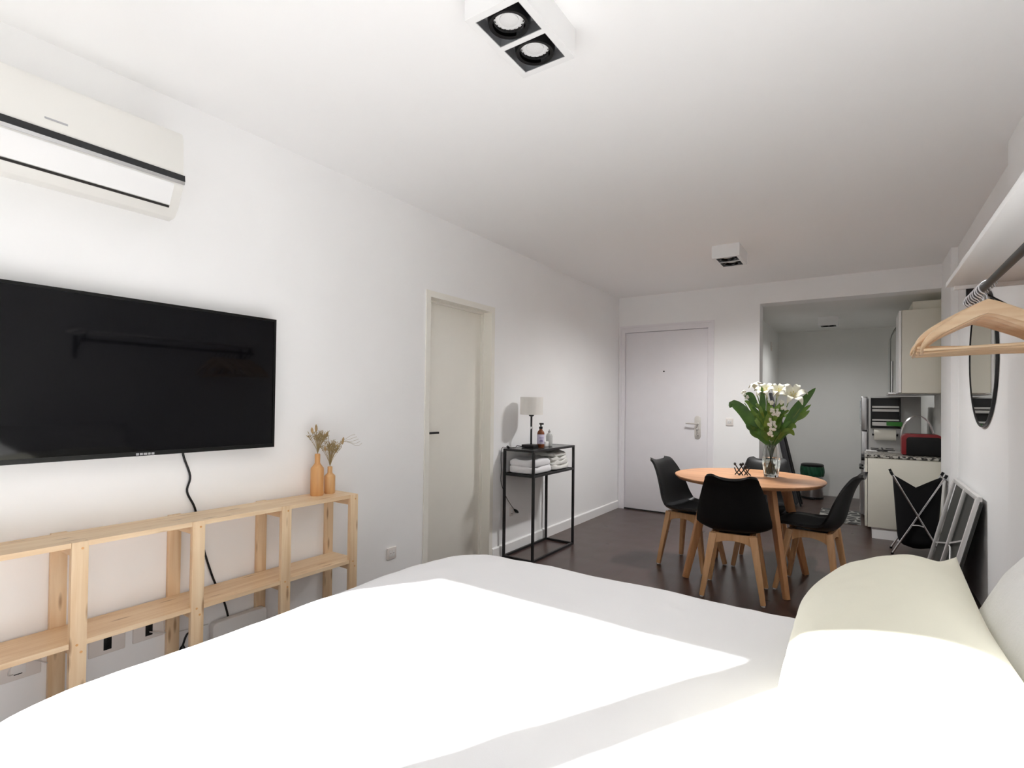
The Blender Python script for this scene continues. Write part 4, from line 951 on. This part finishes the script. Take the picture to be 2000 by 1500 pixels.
rk = thing('magnetic_rack', 'black magnetic rack with white trays on the side of the fridge', 'rack', (2.635, 6.965, 1.01))
bk = MB(); bk.box(2.500, 2.765, 6.988, 6.999, 1.005, 1.335); bk.box(2.500, 2.512, 6.935, 6.988, 1.005, 1.335); bk.box(2.753, 2.765, 6.935, 6.988, 1.005, 1.335)
obj('frame', bk, 'black_metal', rk, world=True)
for z, h in ((1.225, 0.022), (1.186, 0.028), (1.085, 0.018), (1.032, 0.040)):
    obj('tray', MB().box(2.513, 2.752, 6.940, 6.987, z, z + h), 'white_pl', rk, world=True, bevel=0.002)
single('green_packet', MB().prism([(2.640, 1.036), (2.775, 1.030), (2.780, 1.078), (2.640, 1.079)], 1, 6.915, 6.938), 'greenpk', 'green packet lying in the lowest tray of the black rack', 'packet', (2.71, 6.925, 1.03), bevel=0.004)
pt = thing('paper_towel_roll', 'paper towel roll under the black rack', 'paper towel', (2.62, 6.925, 0.88))
obj('paper', MB().tube([(2.530, 6.925, 0.935), (2.722, 6.925, 0.935)], 0.058, 28), 'paper', pt, world=True)
hl = MB(); hl.tube([(2.515, 6.925, 0.935), (2.738, 6.925, 0.935)], 0.010, 10)
for x in (2.513, 2.735): hl.box(x, x + 0.006, 6.915, 6.999, 0.925, 0.945)
obj('holder', hl, 'black_metal', pt, world=True)
to = thing('toaster', 'red toaster with a black side panel on the worktop', 'toaster', (2.885, 6.22, 0.784))
q = 0.04; o_ = lambda x0, x1, z0, z1, q: [(x0, z0), (x1, z0)] + [(x1 - q + q*math.cos(t), z1 - q + q*math.sin(t)) for t in [PI/2*i/6 for i in range(7)]] + [(x0 + q + q*math.cos(t), z1 - q + q*math.sin(t)) for t in [PI/2 + PI/2*i/6 for i in range(7)]]
obj('body', MB().prism(o_(2.730, 3.030, 0.792, 0.988, 0.045), 1, 6.130, 6.300), 'red', to, world=True, bevel=0.006)
obj('side_panel', MB().prism(o_(2.765, 3.026, 0.792, 0.960, 0.030), 1, 6.122, 6.1295), 'black_plastic', to, world=True, bevel=0.002)
obj('foot_base', MB().box(2.742, 3.022, 6.14, 6.29, 0.7845, 0.7915), 'black_plastic', to, world=True)
sl = MB()
for y in (6.185, 6.245): sl.box(2.80, 2.98, y - 0.012, y + 0.012, 0.9865, 0.9892)
obj('bread_slot', sl, 'bezel', to, world=True)
dr = thing('dish_rack', 'chrome wire dish rack behind the toaster', 'dish rack', (2.87, 6.40, 0.784))
for k, y in enumerate((6.345, 6.455)):
    pts = [(2.865 + 0.125*math.cos(a), y, 0.94 + 0.215*math.sin(a)) for a in [R(200) - R(220)*i/24 for i in range(25)]]
    obj('wire_arch', MB().tube(pts + [(2.865 + 0.118, y, 0.80)], 0.0045, 8), 'chrome', dr, world=True)
wr_ = MB()
for k in range(7): wr_.tube([(2.745 + k*0.04, 6.33, 0.80), (2.745 + k*0.04, 6.47, 0.80)], 0.003, 6)
for y in (6.33, 6.47): wr_.tube([(2.740, y, 0.80), (2.990, y, 0.80)], 0.004, 6); wr_.tube([(2.740, y, 0.87), (2.990, y, 0.87)], 0.004, 6)
for x in (2.742, 2.988):
    for y in (6.33, 6.47): wr_.tube([(x, y, 0.785), (x, y, 0.88)], 0.004, 6)
obj('wire_basket', wr_, 'chrome', dr, world=True)
bn = thing('trash_bin', 'steel trash bin with a green bag and black lid by the far wall', 'trash bin', (1.868, 8.10, 0))
obj('body', MB().lathe([(0.125, 0.0), (0.130, 0.012), (0.130, 0.32)], 32), 'steel', bn)
obj('base_ring', MB().lathe([(0.132, 0.0), (0.134, 0.02), (0.1305, 0.028)], 32), 'black_plastic', bn)
obj('bag', MB().grid(lambda i, j: tuple((lerp(0.133, 0.140, math.sin(PI*j)) + 0.005*math.sin(i*2*PI*17 + 4*j) )*c for c in (math.cos(2*PI*i), math.sin(2*PI*i))) + (lerp(0.300, 0.432, j),), 80, 8), 'green', bn, smooth=70, label='dark green bag folded over the rim')
obj('lid', MB().lathe([(0.128, 0.425), (0.136, 0.430), (0.136, 0.452), (0.12, 0.462), (0.05, 0.468)], 32), 'black_plastic', bn)
obj('pedal', MB().box(-0.025, 0.025, -0.165, -0.125, 0.008, 0.02), 'black_plastic', bn)
ib = thing('ironing_board', 'dark grey folded board leaning on the kitchen side wall behind the flowers', 'ironing board', (1.70, 7.35, 0))
def ibp(t): return (lerp(1.755, 1.452, t), 7.35, 1.40*t)
obj('board', MB().bar(ibp(0.02), ibp(1.0), 0.34, 0.050, 0.12, 0.030, side=(0, 1, 0)), 'darkboard', ib, world=True, bevel=0.012)
lg = MB()
for y in (-0.09, 0.09): lg.tube([tuple(Vector(ibp(0.0)) + Vector((0.05, y, 0.01))), tuple(Vector(ibp(0.75)) + Vector((0.045, y*0.4, 0)))], 0.011, 8)
obj('folded_legs', lg, 'black_metal', ib, world=True)
obj('tip', MB().bar(ibp(0.99), ibp(1.045), 0.05, 0.02, 0.04, 0.012, side=(0, 1, 0)), 'white_pl', ib, world=True, bevel=0.003)
single('kitchen_mat', MB().box(2.02, 2.41, 6.55, 7.35, 0.0, 0.008), 'rug', 'dark patterned mat on the kitchen floor by the stove', 'mat', (2.2, 6.95, 0), bevel=0.002)
